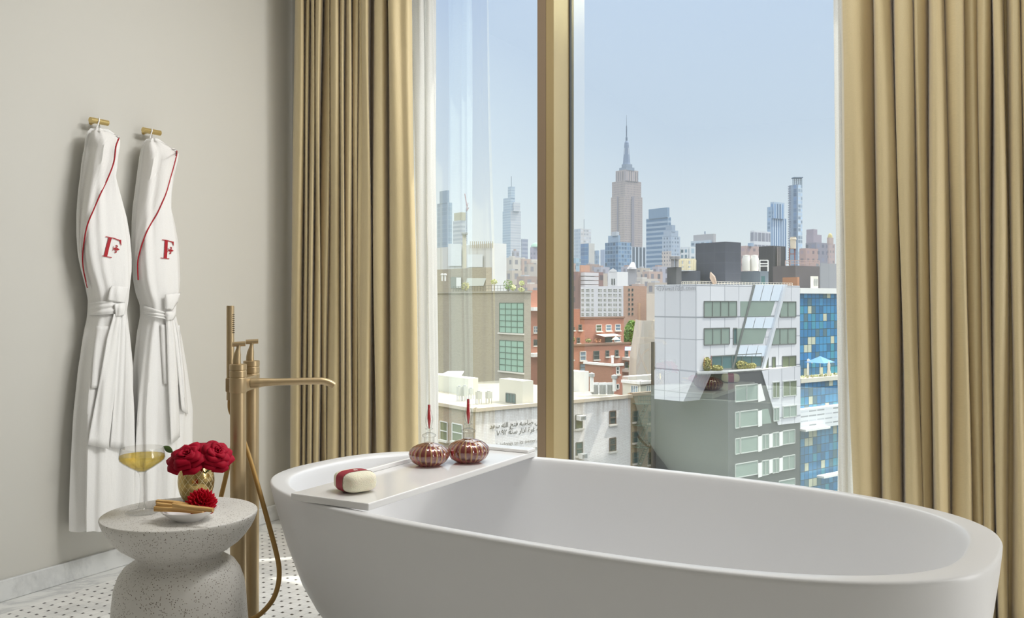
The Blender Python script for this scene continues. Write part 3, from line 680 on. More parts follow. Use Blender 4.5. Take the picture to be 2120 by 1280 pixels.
def robe(label, hooky, rows_px, pip, mono, pocket, belt, tails, loops, cuff=None, top_pip=()):
    top_pip = list(top_pip)
    t = thing('bathrobe', label, 'bathrobe', Vector((WX + .07, hooky, .2)), None)
    XP = WX + .088; rings = []; n = 72
    rnd = random.Random(label)
    ph = [rnd.uniform(0, 6) for _ in range(8)]
    pyt, pyb = rows_px[0][0], rows_px[-1][0]; NR = 120
    for i in range(NR + 1):
        py = lerp(pyt, pyb, i / NR)
        pl, pr = interp([(r[0], r[1]) for r in rows_px], py), interp([(r[0], r[2]) for r in rows_px], py)
        a, b = PX(pl, py, XP), PX(pr, py, XP); c = (a + b) / 2; W = (b.y - a.y) / 2
        sl = .72; q = i / NR
        dep = min(.068, .025 + q * .9) if q < .06 else .066 + .008 * q
        dep = min(dep, W * .85 / sl)
        hw = math.sqrt(max(W * W - (dep * sl) ** 2, (W * .45) ** 2))
        z = c.z; row = []
        bz = interp([(r[0], r[1]) for r in belt], py)
        fold = (.010 * min(1, max(0, (q - .52) * 5)) + .0048) * (1 - .7 * bz)
        for k in range(n):
            th = 2 * pi * k / n; cs, sn = cos(th), sin(th)
            e = 2 / 2.5
            x = math.copysign(abs(cs) ** e, cs); y = math.copysign(abs(sn) ** e, sn)
            f = 1 + fold / max(hw, .03) * (sin(5 * th + ph[0] + .8 * sin(3 * z + ph[5])) + .7 * sin(9 * th + ph[1] + 1.3 * z) + .4 * sin(14 * th + ph[2]))
            px_ = XP + dep * x * (f if x > 0 else 1); py_ = c.y + hw * y * f
            px_ = max(px_, WX + .004)
            row.append(Vector((px_, py_, z + .004 * sin(6 * th + ph[3]) * (q ** 8))))
        rings.append(row)
    body = M().grid(rings, closed=True, flip=True); body.cap(rings[0]); body.cap([p for p in rings[-1]], flip=True)
    body.build('robe_body', robe_m, t, ang=70)
    bvh = BVHTree.FromPolygons([tuple(v) for v in body.v], body.f)
    last = [3.5]
    def surf(px, py, off):
        d = ray(px, py); h, nrm, _i, dist = bvh.ray_cast(CAM, d.normalized())
        if h is None: return P(px, py, last[0]) - d.normalized() * off
        if nrm.dot(d) > 0: nrm = -nrm
        last[0] = (h - CAM).dot(FW); return h - d.normalized() * (off * 1.25)
    def sheet(name, lp, rp, off, mat, parent=t, nu=10, nv=24, ruff=0.0, thick=.002, bulge=0.0):
        # lp, rp: edge polylines of equal count
        rows = []
        def at(pl, v):
            k = v * (len(pl) - 1); i = min(int(k), len(pl) - 2); f = k - i
            return lerp(pl[i][0], pl[i + 1][0], f), lerp(pl[i][1], pl[i + 1][1], f)
        for i in range(nv + 1):
            v = i / nv; (x0, y0), (x1, y1) = at(lp, v), at(rp, v); row = []
            for j in range(nu + 1):
                u = j / nu
                row.append(surf(lerp(x0, x1, u), lerp(y0, y1, u), off + ruff * (.5 + .5 * (sin(v * 15 + u * 3 + ph[4]) if name == 'belt' else sin(u * 11 + v * 2.5 + ph[4]))) + bulge * sin(pi * u) * sin(pi * v)))
            rows.append(row)
        m = M().grid(rows, flip=True)
        return m.build(name, mat, parent, ang=70, mods=[('SOLIDIFY', dict(thickness=thick, offset=0))])
    # shawl collar: from the left silhouette to the piping
    lp, rp = [], []
    for px, py in (top_pip + pip):
        pl = interp([(r[0], r[1]) for r in rows_px], py); lp.append((pl + 1.5, py)); rp.append((px, py))
    lp2 = [(p.x, p.y) for p in catmull([Vector((a, b, 0)) for a, b in lp], 5)]; rp2 = [(p.x, p.y) for p in catmull([Vector((a, b, 0)) for a, b in rp], 5)]
    col = sheet('shawl_collar', lp2, rp2, .007, terry_m, nu=12, nv=60, ruff=.005, thick=.004)
    pp = [surf(px, py, .012) for px, py in rp2[5 * len(top_pip):]]
    M().tube(pp, .0026, 8).build('red_piping', red_m, col, ang=80)
    # monogram
    mm_ = M()
    def stroke(pts, w0, w1=None):
        pts = [Vector((a, b, 0)) for a, b in pts]; w1 = w0 if w1 is None else w1; rows = []
        out = []
        for i in range(len(pts) - 1):
            for k in range(4): out.append(lerp(pts[i], pts[i + 1], k / 4))
        out.append(pts[-1])
        for i, p in enumerate(out):
            d = (out[min(i + 1, len(out) - 1)] - out[max(0, i - 1)]).normalized(); nn = Vector((-d.y, d.x, 0)); w_ = lerp(w0, w1, i / (len(out) - 1)) / 2
            rows.append([surf(p.x + nn.x * w_ * k, p.y + nn.y * w_ * k, .0035) for k in (-1, 0, 1)])
        mm_.grid(rows)
    def fleur(cx, cy, s, ang):
        def tr(x, y): return (cx + s * (x * cos(ang) - y * sin(ang)), cy + s * (x * sin(ang) + y * cos(ang)))
        stroke([tr(-4, 0), tr(3, 0), tr(8.5, 0)], .1 * s, .1 * s)
        stroke([tr(-1, 0), tr(3.5, 0)], 1.2 * s, 6.0 * s); stroke([tr(3.5, 0), tr(8.5, 0)], 6.0 * s, .4 * s)
        stroke([tr(-5, 0), tr(-1, 0)], 3.2 * s, 1.2 * s)
        for sg in (-1, 1):
            stroke([tr(-2.5, .8 * sg), tr(1, 3.0 * sg), tr(3, 6.2 * sg), tr(1, 7.8 * sg), tr(-1.2, 6.6 * sg)], 1.6 * s, 1.9 * s)
            stroke([tr(-3.5, .8 * sg), tr(-5.5, 3.4 * sg), tr(-5, 5 * sg)], 1.0 * s, 1.0 * s)
    for kind, pts, w0, w1 in mono['strokes']: stroke(pts, w0, w1)
    fleur(*mono['fleur'])
    mm_.build('monogram', red_m, t, smooth=False)
    if pocket: sheet('pocket', pocket[0], pocket[1], .005, robe_m, nu=6, nv=16, thick=.003)
    # belt: wrapped band with gathered creases
    (b0, b1) = loops['band']; nb = 5
    sheet('belt', b0, b1, .008, robe_m, nu=14, nv=14, ruff=.006, thick=.003)
    bp = [o for o in SC.objects if o.parent == t and o.name.startswith('belt')][-1]
    for nm, l, r, off in loops['knots']: sheet(nm, l, r, off, robe_m, parent=bp, nu=8, nv=10, thick=.004, ruff=.005, bulge=.008)
    for l, r, off in tails: sheet('belt_tail', l, r, off, robe_m, parent=bp, nu=12, nv=24, thick=.003, ruff=.004)
    # hanging loop over the hook bar
    z = 1.812; lm = M(); top = Vector((WX + .052, hooky, z + .0122))
    lo = surf(*loops['hang'][0], -.01); l2 = surf(*loops['hang'][1], -.01)
    lm.tube(catmull([lo, Vector((WX + .066, hooky - .016, z - .02)), Vector((WX + .0645, hooky - .008, z + .002)), top, Vector((WX + .039, hooky + .006, z + .001)), Vector((WX + .042, hooky + .012, z - .02)), l2], 6), .0028, 8)
    lm.build('hanging_loop', robe_m, t, ang=80)
    if cuff: sheet('folded_cuff', cuff[0], cuff[1], .006, robe_m, nu=8, nv=12, thick=.003)
    return t
R1 = [(268, 192, 224), (276, 186, 236), (284, 183, 246), (300, 179, 244), (325, 174, 240), (345, 171, 239), (365, 169, 236), (400, 165, 246), (450, 162, 260), (490, 162, 267), (530, 165, 270), (560, 171, 270), (595, 181, 266), (620, 185, 263), (645, 184, 259), (665, 182, 262), (700, 175, 267), (760, 167, 273), (850, 161, 275), (950, 157, 277), (1050, 154, 277), (1086, 154, 278)]
robe('white bathrobe on the left hook, hanging fully in view to its hem', 2.342, R1,
     [(246, 285), (240, 304), (236, 335), (224, 368), (208, 402), (194, 434), (181, 466), (174, 500), (171, 532), (173, 560), (181, 596)],
     dict(strokes=[('s', [(228.6, 491.5), (223, 512), (218.5, 531.5)], 6.8, 6.8), ('s', [(218.5, 490), (236, 493.5), (250.5, 499)], 1.5, 2.2), ('s', [(249, 497), (251, 508.5)], 4.0, .8), ('s', [(211.5, 529.8), (221, 531.5), (231.5, 533.6)], 1.5, 1.5)],
          fleur=(239.5, 515.5, .98, .18)),
     ([(198, 675), (193, 740), (189, 804)], [(236, 676), (234, 740), (232, 805)]),
     [(600, 0), (628, 1), (655, 1), (680, 0)],
     [([(236, 650), (222, 700), (206, 790), (181, 921)], [(250, 652), (247, 700), (240, 790), (224, 930)], .013), ([(245, 650), (243, 700), (238, 800), (228, 926)], [(261, 652), (262, 700), (261, 800), (259, 932)], .010)],
     dict(band=([(185, 627), (184, 640), (185, 654)], [(258, 622), (260, 634), (257, 648)]),
          knots=[('belt_loop', [(222, 622), (226, 606), (232, 591)], [(258, 628), (263, 610), (266, 594)], .012), ('belt_knot', [(237, 630), (238, 640), (240, 655)], [(259, 628), (260, 640), (256, 654)], .016)],
          hang=[(196, 276), (212, 272)]), top_pip=[(214, 270.5), (230, 275), (240, 280)])
R2 = [(288, 306, 326), (294, 302, 336), (304, 298, 351), (313, 296, 365), (330, 294, 363), (360, 290, 356), (400, 285, 351), (430, 281, 350), (460, 279, 357), (500, 278, 364), (540, 279, 367), (580, 282, 368), (610, 288, 366), (630, 294, 362), (650, 295, 360), (670, 293, 364), (700, 289, 371), (760, 284, 378), (850, 279, 384), (950, 277, 382), (1040, 276, 378), (1084, 276, 378)]
robe('white bathrobe on the hook nearer the drape, partly behind the other robe', 2.593, R2,
     [(366, 313), (361, 340), (353, 368), (344, 400), (334, 424), (324, 445), (310, 468), (299, 492), (290, 520), (285, 545), (286, 580)],
     dict(strokes=[('s', [(344.6, 498), (343.8, 516), (342.6, 534.5)], 6.2, 6.2), ('s', [(335.5, 496.5), (347, 498.3), (359, 502)], 1.5, 2.0), ('s', [(358, 500.5), (359.5, 509)], 3.6, .8), ('s', [(332.5, 534), (342, 535), (350.5, 536)], 1.5, 1.5)],
          fleur=(352.5, 518.5, .86, .14)),
     ([(332, 672), (335, 735), (339, 795)], [(372, 674), (374, 735), (376, 797)]),
     [(605, 0), (632, 1), (655, 1), (685, 0)],
     [([(343, 655), (345, 700), (348, 790), (354, 920)], [(355, 655), (361, 700), (367, 770), (372, 905)], .012), ([(350, 655), (360, 700), (368, 770), (376, 850)], [(362, 652), (371, 690), (381, 770), (389, 858)], .009)],
     dict(band=([(296, 632), (295, 644), (297, 652)], [(345, 648), (349, 655), (348, 662)]),
          knots=[('belt_loop', [(341, 640), (341, 626), (342, 610)], [(357, 642), (368, 624), (374, 606)], .013), ('belt_knot', [(342, 646), (343, 652), (346, 664)], [(364, 645), (364, 652), (358, 662)], .016)],
          hang=[(309, 296), (318, 292)]), top_pip=[(325, 291), (340, 298), (354, 306)])
# ================================================================ the city outside
GA, GB = radians(23.9), None
A_ = Vector((sin(GA), cos(GA), 0)); B_ = Vector((-cos(GA), sin(GA), 0))
GROUND = -36.0
def hit(px, C, D):
    u = (px - CX) / F; return (u * C.dot(FW) - C.dot(RT)) / (D.dot(RT) - u * D.dot(FW))
class Box:
    """street-grid block: near corner C, facade R along A_ to the right, facade L along B_ to the left"""
    def __init__(s, l, c, r, Z, py, zb=GROUND, dep=18.0):
        q = P(c, HY, Z); s.C = Vector((q.x, q.y, 0)); s.z1 = EYE - (py - HY) / F * Z; s.z0 = zb
        s.LA = hit(r, s.C, A_) if r is not None and r > c else dep
        s.LB = hit(l, s.C, B_) if l is not None and l < c else dep
    def fpt(s, f, px, py, off=0.0):
        D, n = (A_, -B_) if f == 'R' else (B_, -A_); p = s.C + D * hit(px, s.C, D); Z = p.dot(FW)
        return Vector((p.x, p.y, EYE - (py - HY) / F * Z)) + n * off
    def mesh(s, m=None, wi=0, ri=1, li=None, par=0.0):
        m = m or M(); C, D = s.C, (A_ * s.LA, B_ * s.LB); z0, z1 = Vector((0, 0, s.z0)), Vector((0, 0, s.z1)); h = s.z0 - s.z1
        pts = [C, C + D[0], C + D[0] + D[1], C + D[1]]; Ls = [s.LA, s.LB, s.LA, s.LB]
        for k in range(4):
            a, b = pts[k], pts[(k + 1) % 4]; L_ = Ls[k]; u0 = 0.0
            uv = [(0, h), (L_, h), (L_, 0), (0, 0)] if k != 3 else [(-L_, h), (0, h), (0, 0), (-L_, 0)]
            m.quad(a + z0, b + z0, b + z1, a + z1, wi if (k != 3 or li is None) else li, uv)
        m.quad(*[p + z1 for p in pts], ri)
        return m
    def base(s): return s.C + A_ * (s.LA / 2) + B_ * (s.LB / 2) + Vector((0, 0, s.z0))
    def ledge(s, m, t=.25, h=.35, out=.12, mi=0):
        """coping along the two street facades"""
        for D, n, L_ in ((A_, -B_, s.LA), (B_, -A_, s.LB)):
            c = s.C + D * (L_ / 2) + n * (out - t / 2); c.z = s.z1
            m.obox(c, D * (L_ / 2 + out), n * t, UP * (h / 2), mi)
roof_m = flat('pale_roof', 'c9c4bc', 0, var=.12, vs=.4); roof_far = flat('far_roof', 'b4b0b0', .35)
frame_m = flat('window_frame_grey', '6d706f', 0, .5); white_fr = flat('window_frame_white', 'dcdad6', 0, .5)
pane_dark = plain('dark_pane', '3b4347', .12); pane_green = plain('green_pane', '84938b', .25, var=.12, vs=.6); pane_blue = plain('blue_pane', '7f93a2', .2, var=.2, vs=.8)
pane_teal = plain('teal_pane', '476468', .15, var=.2, vs=.5); pane_olive = plain('olive_pane', '66705a', .2, var=.3, vs=.5)
def window(b, f, x0, x1, y0, y1, parent, pane=pane_dark, fr=frame_m, nv=1, nh=0, bar=.09, sill=0.0, x1b=None, x1t=None, arch=False, rec=.10, ou=.02):
    D, n = (A_, -B_) if f == 'R' else (B_, -A_)
    a = b.fpt(f, x0, y0); c = b.fpt(f, x0, y1); z1, z0 = a.z, c.z
    e1 = b.fpt(f, x1, y0); L_ = (Vector((e1.x, e1.y, 0)) - Vector((a.x, a.y, 0))).length * (1 if (x1 > x0) == (f == 'R') else -1)
    o = Vector((a.x, a.y, 0)); pt = lambda s, z, q: o + D * s + Vector((0, 0, z)) + n * q
    if f == 'L': D = -D; L_ = abs(L_)
    m = M(); H_ = z1 - z0
    tl = L_ if x1t is None else (b.fpt(f, x1t, y0) - a).dot(D); bl = L_ if x1b is None else (b.fpt(f, x1b, y0) - a).dot(D)
    m.quad(pt(0, z0, ou), pt(bl, z0, ou), pt(tl, z1, ou), pt(0, z1, ou), 1)
    if tl == bl:
        for s in [0, L_] + [L_ * k / nv for k in range(1, nv)]: m.bar(pt(s, z0, ou), pt(s, z1, ou), bar / 2, 0, .05)
        for z in [z0, z1] + [z0 + H_ * k / (nh + 1) for k in range(1, nh + 1)]: m.bar(pt(0, z, ou), pt(L_, z, ou), bar / 2, 0, .05)
    if sill: m.obox(pt(L_ / 2, z0 - .1, .12), D * (L_ / 2 + .15), n * .14, UP * .1, 2)
    return m.build('window', [fr, pane, sill_m], parent, smooth=False)
sill_m = flat('pale_sill', 'd6d0c6')
def building(name, label, b, mats, group=None, cat='building', li=None, coping=None):
    t = thing(name, label, cat, b.base(), group)
    b.mesh(li=li).build('walls', mats, t, smooth=False)
    if coping: m = M(); b.ledge(m); m.build('coping', coping, t, smooth=False)
    return t
def block(name, label, spec, mats, li=None, tiers=(), coping=None, cat='building', group=None):
    """background building of one or more stacked tiers; every tier is a part"""
    b = Box(*spec); t = thing(name, label, cat, b.base(), group); b.mesh(li=li).build('main_tier', mats, t, smooth=False); t_b = [b]
    for nm, sp, mt in tiers:
        q = Box(*sp); q.mesh(li=None).build(nm, mt, t, smooth=False); t_b.append(q)
    return t, t_b
g_ = M().box((-900, 12, GROUND - 1), (900, 2600, GROUND)); g_.build('street', flat('asphalt', '5a5a5c', 0), smooth=False, kind='structure')
# own building's outer wall below the window, so the street side is closed
# ---------------------------------------------------------------- near: painted brick walk-up with mural
rb = brick('brown_brick', 'a58774', '93806f', 'a99c8c', sc=.9)
wbk = brick('white_painted_brick', 'f3f0ee', 'ebe6e3', 'd9d2cc', sc=.9, stain='8d7b68')
mb = Box(740, 984, 1305.5, 90, 849)
mural = thing('brick_walkup', 'white-painted old brick building with Arabic and English lettering, behind the mullion', 'building', mb.base())
mb.mesh(li=2).build('walls', [wbk, flat('gravel_roof', 'a9a294', 0, var=.3, vs=.8), rb], mural, smooth=False)
cm = M(); mb.ledge(cm, .3, .35); cm.build('coping', flat('stained_coping', 'c4b5a2'), mural, smooth=False)
for x0, x1, y0, y1, pn in ((1191.5, 1205, 860, 888, pane_olive), (1262, 1274.5, 852, 879, pane_dark), (1192.5, 1205.5, 917, 944, pane_teal), (1262, 1274.5, 908, 935, pane_dark)):
    window(mb, 'R', x0, x1, y0, y1, mural, pn, flat('brown_sash', '6b5548') if x0 > 1250 else frame_m, 1, 1, .16, .1)
for x0, x1, y0, y1 in ((912, 927, 872, 910), (937, 958, 876, 912)):
    window(mb, 'L', x0, x1, y0, y1, mural, pane_olive, white_fr, 1, 1, .18, .1)
def ac(label, px, py, s=1.0):
    p = mb.fpt('R', px, py, .47); m = M().obox(p, A_ * .42, -B_ * .35, UP * .26, 0)
    t = thing('window_air_conditioner', label, 'air conditioner', p - UP * .26)
    m.build('casing', white_fr, t, smooth=False); g = M()
    for k in range(5): g.obox(p - B_ * .36 + UP * (-.16 + .08 * k), A_ * .34, -B_ * .01, UP * .018)
    g.build('grille', frame_m, t, smooth=False)
ac('white window air conditioner in the upper sash of the painted brick wall', 1197.5, 864.5)
ac('white window air conditioner hanging low on the painted brick wall', 1200.5, 943)
FORMS = {'ي': (0xFEF1, 1), 'خ': (0xFEA5, 1), 'ص': (0xFEB9, 1), 'ا': (0xFE8D, 0), 'ح': (0xFEA1, 1), 'ب': (0xFE8F, 1), 'ه': (0xFEE9, 1), 'ف': (0xFED1, 1), 'ت': (0xFE95, 1), 'ل': (0xFEDD, 1), 'س': (0xFEB1, 1), 'ع': (0xFEC9, 1), 'د': (0xFEA9, 0), 'غ': (0xFECD, 1), 'ر': (0xFEAD, 0), 'ة': (0xFE93, 0), 'ذ': (0xFEAB, 0), 'ن': (0xFEE5, 1)}
def shape(word):
    if word == 'الله': return '\uFEEA\uFEE0\uFEDF\uFE8D'
    if not all(c in FORMS for c in word): return word
    out = ''
    for i, c in enumerate(word):
        base, dual = FORMS[c]; pj = i > 0 and FORMS[word[i - 1]][1]; nj = dual and i < len(word) - 1
        out += chr(base + (3 if pj and nj else 2 if nj else 1 if pj else 0))
    return out[::-1]
def arabic(s): return ' '.join(shape(w) for w in reversed(s.split(' ')))
ink = flat('faded_black_paint', '4c4844', 0); ink2 = flat('faded_grey_paint', '8f8a85', 0)
def lettering(name, txt, b, f, px, py, width_px, parent, mat, right=True, depth=.0):
    cu = bpy.data.curves.new(name, 'FONT'); cu.body = txt; cu.fill_mode = 'BOTH'; cu.extrude = .01
    o = bpy.data.objects.new(name, cu); COL.objects.link(o); bpy.context.view_layer.update()
    D, n = (A_, -B_) if f == 'R' else (-B_, -A_)
    p = b.fpt(f, px, py, .06); e = b.fpt(f, px + width_px, py, .06); wd = (Vector((e.x, e.y, 0)) - Vector((p.x, p.y, 0))).length
    sc = wd / max(o.dimensions.x, .01); me = bpy.data.meshes.new_from_object(o.evaluated_get(bpy.context.evaluated_depsgraph_get()))
    bpy.data.objects.remove(o); bpy.data.curves.remove(cu); me.name = name; me.materials.clear(); me.materials.append(mat)
    R_ = Matrix((D, UP, n)).transposed() * sc; me.transform(R_.to_4x4())
    o = bpy.data.objects.new(name, me); COL.objects.link(o); o.parent = parent; o.location = p - wpos(parent); return o
lettering('painted_arabic_line', arabic('يخص صاحبه فتح الله سعد'), mb, 'R', 1013, 888, 117, mural, ink)
lettering('painted_arabic_line', arabic('اله غرة اذار سنة ١٨٩٢'), mb, 'R', 1027, 902, 93, mural, ink)
lettering('painted_english_line', 'book belongs to its owner Fathallah Saad', mb, 'R', 1012, 927, 146, mural, ink2)
lettering('painted_english_line', 'written at the beginning of March', mb, 'R', 1026, 942, 133, mural, ink2)
# fire-escape tenement right of it
tb = Box(1304, 1305.6, 1352, 103.5, 817)
ten = building('tenement', 'tan brick tenement with an iron fire escape, right of the painted wall', tb, [brick('tan_brick', 'b9a78f', 'ad9880', 'b7a994', sc=.9), roof_m], coping=flat('tan_coping', 'b99b80'))
for y in (852, 895, 938):
    window(tb, 'R', 1310, 1322, y, y + 22, ten, pane_teal, frame_m, 1, 1, .14, .1); window(tb, 'R', 1342, 1351, y, y + 24, ten, pane_teal, frame_m, 1, 1, .14, .1)
fe = thing('fire_escape', 'rusty green iron fire escape zigzagging down the tan brick tenement', 'fire escape', tb.fpt('R', 1320, 970, .6))
iron = flat('green_iron', '5f6b5d', 0)
for k, y in enumerate((835.5, 880, 925)):
    m = M(); a, c = tb.fpt('R', 1308, y), tb.fpt('R', 1336, y); nn = -B_
    m.obox((a + c) / 2 + nn * .62, (c - a) / 2, nn * .5, UP * .05)
    for q in (.45, .9): m.bar(a + nn * 1.08 + UP * q, c + nn * 1.08 + UP * q, .03)
    for i in range(9): p = a + (c - a) * (i / 8) + nn * 1.08; m.bar(p, p + UP * .9, .02)
    m.build('balcony', iron, fe, smooth=False)
    y2 = y + 44; p0, p1 = tb.fpt('R', 1330, y, .68), tb.fpt('R', 1312, y2, .68); s = M()
    for off in (.25, .75): s.bar(p0 + nn * (off - .5), p1 + nn * (off - .5), .04)
    for i in range(10): p = p0 + (p1 - p0) * (i / 10); s.bar(p - nn * .25, p + nn * .25, .04)
    s.build('stair', iron, fe, smooth=False)
# rooftop things on the painted building
def on_roof(px, z): return PZ(px[0], px[1], z)
RZ = mb.z1
def gbox(name, label, cat, l, c, r, Z, py, zb, mats, li=None, dep=2.0, group=None):
    b = Box(l, c, r, Z, py, zb, dep); t = thing(name, label, cat, b.base(), group); b.mesh(li=li).build('casing', mats, t, smooth=False); return t, b
cream_w = flat('cream_stucco', 'd7d2c2', 0); white_w = flat('white_metal', 'e4e3df', 0); shade_w = flat('grey_metal', 'a9aaa8', 0); white_roof = flat('white_roof', 'efece6', 0)
t, b = gbox('roof_bulkhead', 'cream stucco stair bulkhead with a grey window, on the painted brick roof', 'rooftop structure', 1033.5, 1082, 1104, 94.3, 789.5, RZ, [cream_w, roof_m])
window(b, 'L', 1048, 1067, 814, 832, t, pane_teal, frame_m, 3, 0, .1)
t, b = gbox('roof_shed', 'white metal roof shed with a sloping canvas top, beside the linen sheer', 'rooftop structure', 890, 969, 990, 104, 784, RZ, [flat('pale_shed_wall', 'd3d3c8', 0), white_roof], dep=6)
p = [b.fpt('L', 890, 800, .1), b.fpt('L', 969, 784, .1)]
M().quad(b.fpt('L', 890, 786), b.fpt('L', 952, 784), b.fpt('L', 918, 771) + A_ * 3, b.fpt('L', 885, 771) + A_ * 3).build('canvas_top', white_roof, t, smooth=False)
unit_w = flat('weathered_unit', 'b9bab4', 0)
def fan_unit(label, px, s, hgt, Z):
    p = P(px, 838, Z); p.z = RZ
    t = thing('roof_fan_unit', label, 'rooftop unit', p, 'air handling units on the painted roof')
    for i in (-1, 1):
        for j in (-1, 1): q = p + A_ * (.22 * i * s) + B_ * (.2 * j * s); M().bar(q, q + UP * .55, .025).build('leg', shade_w, t, smooth=False)
    M().obox(p + UP * (.55 + hgt / 2), A_ * .27 * s, B_ * .25 * s, UP * (hgt / 2)).build('casing', unit_w, t, smooth=False)
    M().lathe([(.2 * s, 0), (.2 * s, .12), (.0001, .14)], p + UP * (.55 + hgt), 16).build('fan_cap', shade_w, t)
for lb, px, s, h_, Z in (('upright pale roof unit nearest the canvas shed', 951, .85, 1.0, 98), ('upright pale roof unit second from the shed', 962, .85, 1.05, 98), ('pale box unit third from the shed', 975, .8, .6, 100), ('roof unit on legs behind the taller perfume bottle', 991, .95, .75, 95), ('roof unit on legs beside the cream bulkhead', 1012, 1.0, .7, 95.5)): fan_unit(lb, px, s, h_, Z)
t, b = gbox('roof_shed', 'white metal shed with ducts, right of the mullion on the painted roof', 'rooftop structure', 1165, 1200, 1219, 108, 770, RZ, [white_w, white_roof])
for i, (a_, lb) in enumerate(((1224, 'white rooftop condenser at the left of the long row'), (1240, 'white rooftop condenser in the middle of the long row'), (1256, 'white rooftop condenser at the right of the long row'))):
    t, b = gbox('roof_condenser', lb, 'rooftop unit', a_ - 2, a_, a_ + 15.5, 103, 793, RZ + .3, [flat('condenser_white', 'dfe0e0', 0), white_w], dep=1.6, group='condensers in a row on the painted roof')
    g = M()
    for k in range(6): q = b.fpt('R', a_ + 1.5 + 2.3 * k, 797, .03); g.bar(q, q - UP * 1.1, .05)
    g.build('louvers', shade_w, t, smooth=False)
for lb, x, y0, y1 in (('white vent stack left of the condensers', 1225, 780, 812), ('tall white vent stack beside the red brick stair tower', 1272, 784, 810)):
    p = P(x, y1, 103); t = thing('vent_stack', lb, 'vent', p); H_ = (y1 - y0) / F * 103
    M().lathe([(.22, 0), (.22, H_)], p, 16).build('pipe', white_w, t); M().lathe([(.34, 0), (.34, .35), (.0001, .5)], p + UP * H_, 16).build('cap', shade_w, t)
# ---------------------------------------------------------------- white faceted building with dark base
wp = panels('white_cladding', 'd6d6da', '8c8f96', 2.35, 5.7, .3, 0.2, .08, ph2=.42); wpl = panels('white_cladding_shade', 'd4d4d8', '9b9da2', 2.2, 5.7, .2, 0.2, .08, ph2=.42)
dark_c = flat('charcoal_cladding', '4e4f54', 0, .5)
wb_ = Box(1355.3, 1443, 1656, 94.85, 588.3)
wb_.z0 = EYE - (773 - HY) / F * 94.85
WB = thing('faceted_office_building', 'white panelled office building with a slanted light bay and a charcoal base', 'building', wb_.base() + UP * (GROUND - wb_.z0))
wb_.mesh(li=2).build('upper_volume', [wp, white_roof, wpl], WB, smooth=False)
db = Box(1349, 1507, 1656, 96, 771)
db.mesh().build('charcoal_base', [dark_c, flat('terrace_paving', 'd9d6ce', 0)], WB, smooth=False)
# ledge with planting: a wedge-shaped terrace between the two volumes
pl_ = [wb_.C.copy(), db.C.copy(), db.fpt('R', 1576, 700), wb_.fpt('R', 1576, 700)]
for p in pl_: p.z = 0
zt, zl = db.z1 + .03, db.z1 - .12; m = M()
m.add([p + UP * zt for p in pl_] + [p + UP * zl for p in pl_], [(0, 1, 2, 3), (7, 6, 5, 4), (0, 4, 5, 1), (1, 5, 6, 2), (2, 6, 7, 3), (3, 7, 4, 0)]); m.build('terrace_slab', white_w, WB, smooth=False)
m = M()
for p, q in ((pl_[0], pl_[1]), (pl_[1], pl_[2])): m.obox((p + q) / 2 + UP * (zt + .07), (q - p) / 2, (q - p).normalized().cross(UP) * .06, UP * .09)
m.build('terrace_edge', white_w, WB, smooth=False)
# white slabs with slanted edges over the dark base
def slab(b, f, pts, th, mats, name, ref=None):
    n = -B_ if f == 'R' else -A_; q = [b.fpt(f, x, y, .02) for x, y in pts]; m = M()
    D = A_ if f == 'R' else B_
    uv = [((p - b.C).dot(D) * (1 if f == 'R' else -1), p.z - wb_.z1) for p in q]
    bk = [p - n * th for p in q]; f0 = [p + n * .06 for p in q]
    k = len(q); m.add(f0, [tuple(range(k)) if f == 'R' else tuple(range(k))], 0, [uv])
    for i in range(k): j = (i + 1) % k; m.quad(f0[i], f0[j], bk[j], bk[i], 0)
    return m.build(name, mats, WB, smooth=False)
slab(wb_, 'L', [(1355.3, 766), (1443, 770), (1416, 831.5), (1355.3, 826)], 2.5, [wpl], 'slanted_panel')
slab(db, 'R', [(1576, 768), (1656, 757), (1656, 875), (1610, 880)], .1, [wp], 'slanted_panel')
M().quad(*[wb_.fpt('L', x, y, .08) for x, y in ((1349, 708), (1356, 708), (1356, 1020), (1349, 1020))]).build('party_wall_edge', flat('black_cladding', '3a3a3d', 0), WB, smooth=False)
# windows: upper right facade
W3 = [(1457.5, 1525, 624, 656.5, pane_green, 4), (1614.5, 1647.5, 625, 656.5, pane_green, 2), (1457.5, 1510, 680.5, 714.5, pane_green, 3), (1518, 1525, 680, 713, pane_teal, 1), (1597.5, 1647.5, 681, 714, pane_green, 3),
      (1472.5, 1576, 738, 766, pane_teal, 5), (1578, 1590, 741, 773, pane_olive, 1), (1598.5, 1605, 740, 770, pane_olive, 1), (1619.5, 1647.5, 738.5, 769, pane_olive, 2)]
for x0, x1, y0, y1, pn, nv in W3: window(wb_, 'R', x0, x1, y0, y1, WB, pn, frame_m, nv, 0, .1)
window(wb_, 'R', 1532.5, 1604.5, 624, 656, WB, pane_green, frame_m, 1, 0, .1, x1b=1595, x1t=1604.5); window(wb_, 'R', 1526, 1588.5, 680.5, 714, WB, pane_green, frame_m, 1, 0, .1, x1b=1579, x1t=1588.5)
bay = flat('pale_blue_glass_panel', 'd3dde8', 0, .25)
L1 = lambda y: lerp(1561, 1516, (y - 588) / (763 - 588)); L2 = lambda y: lerp(1622, 1576, (y - 588) / (766 - 588))
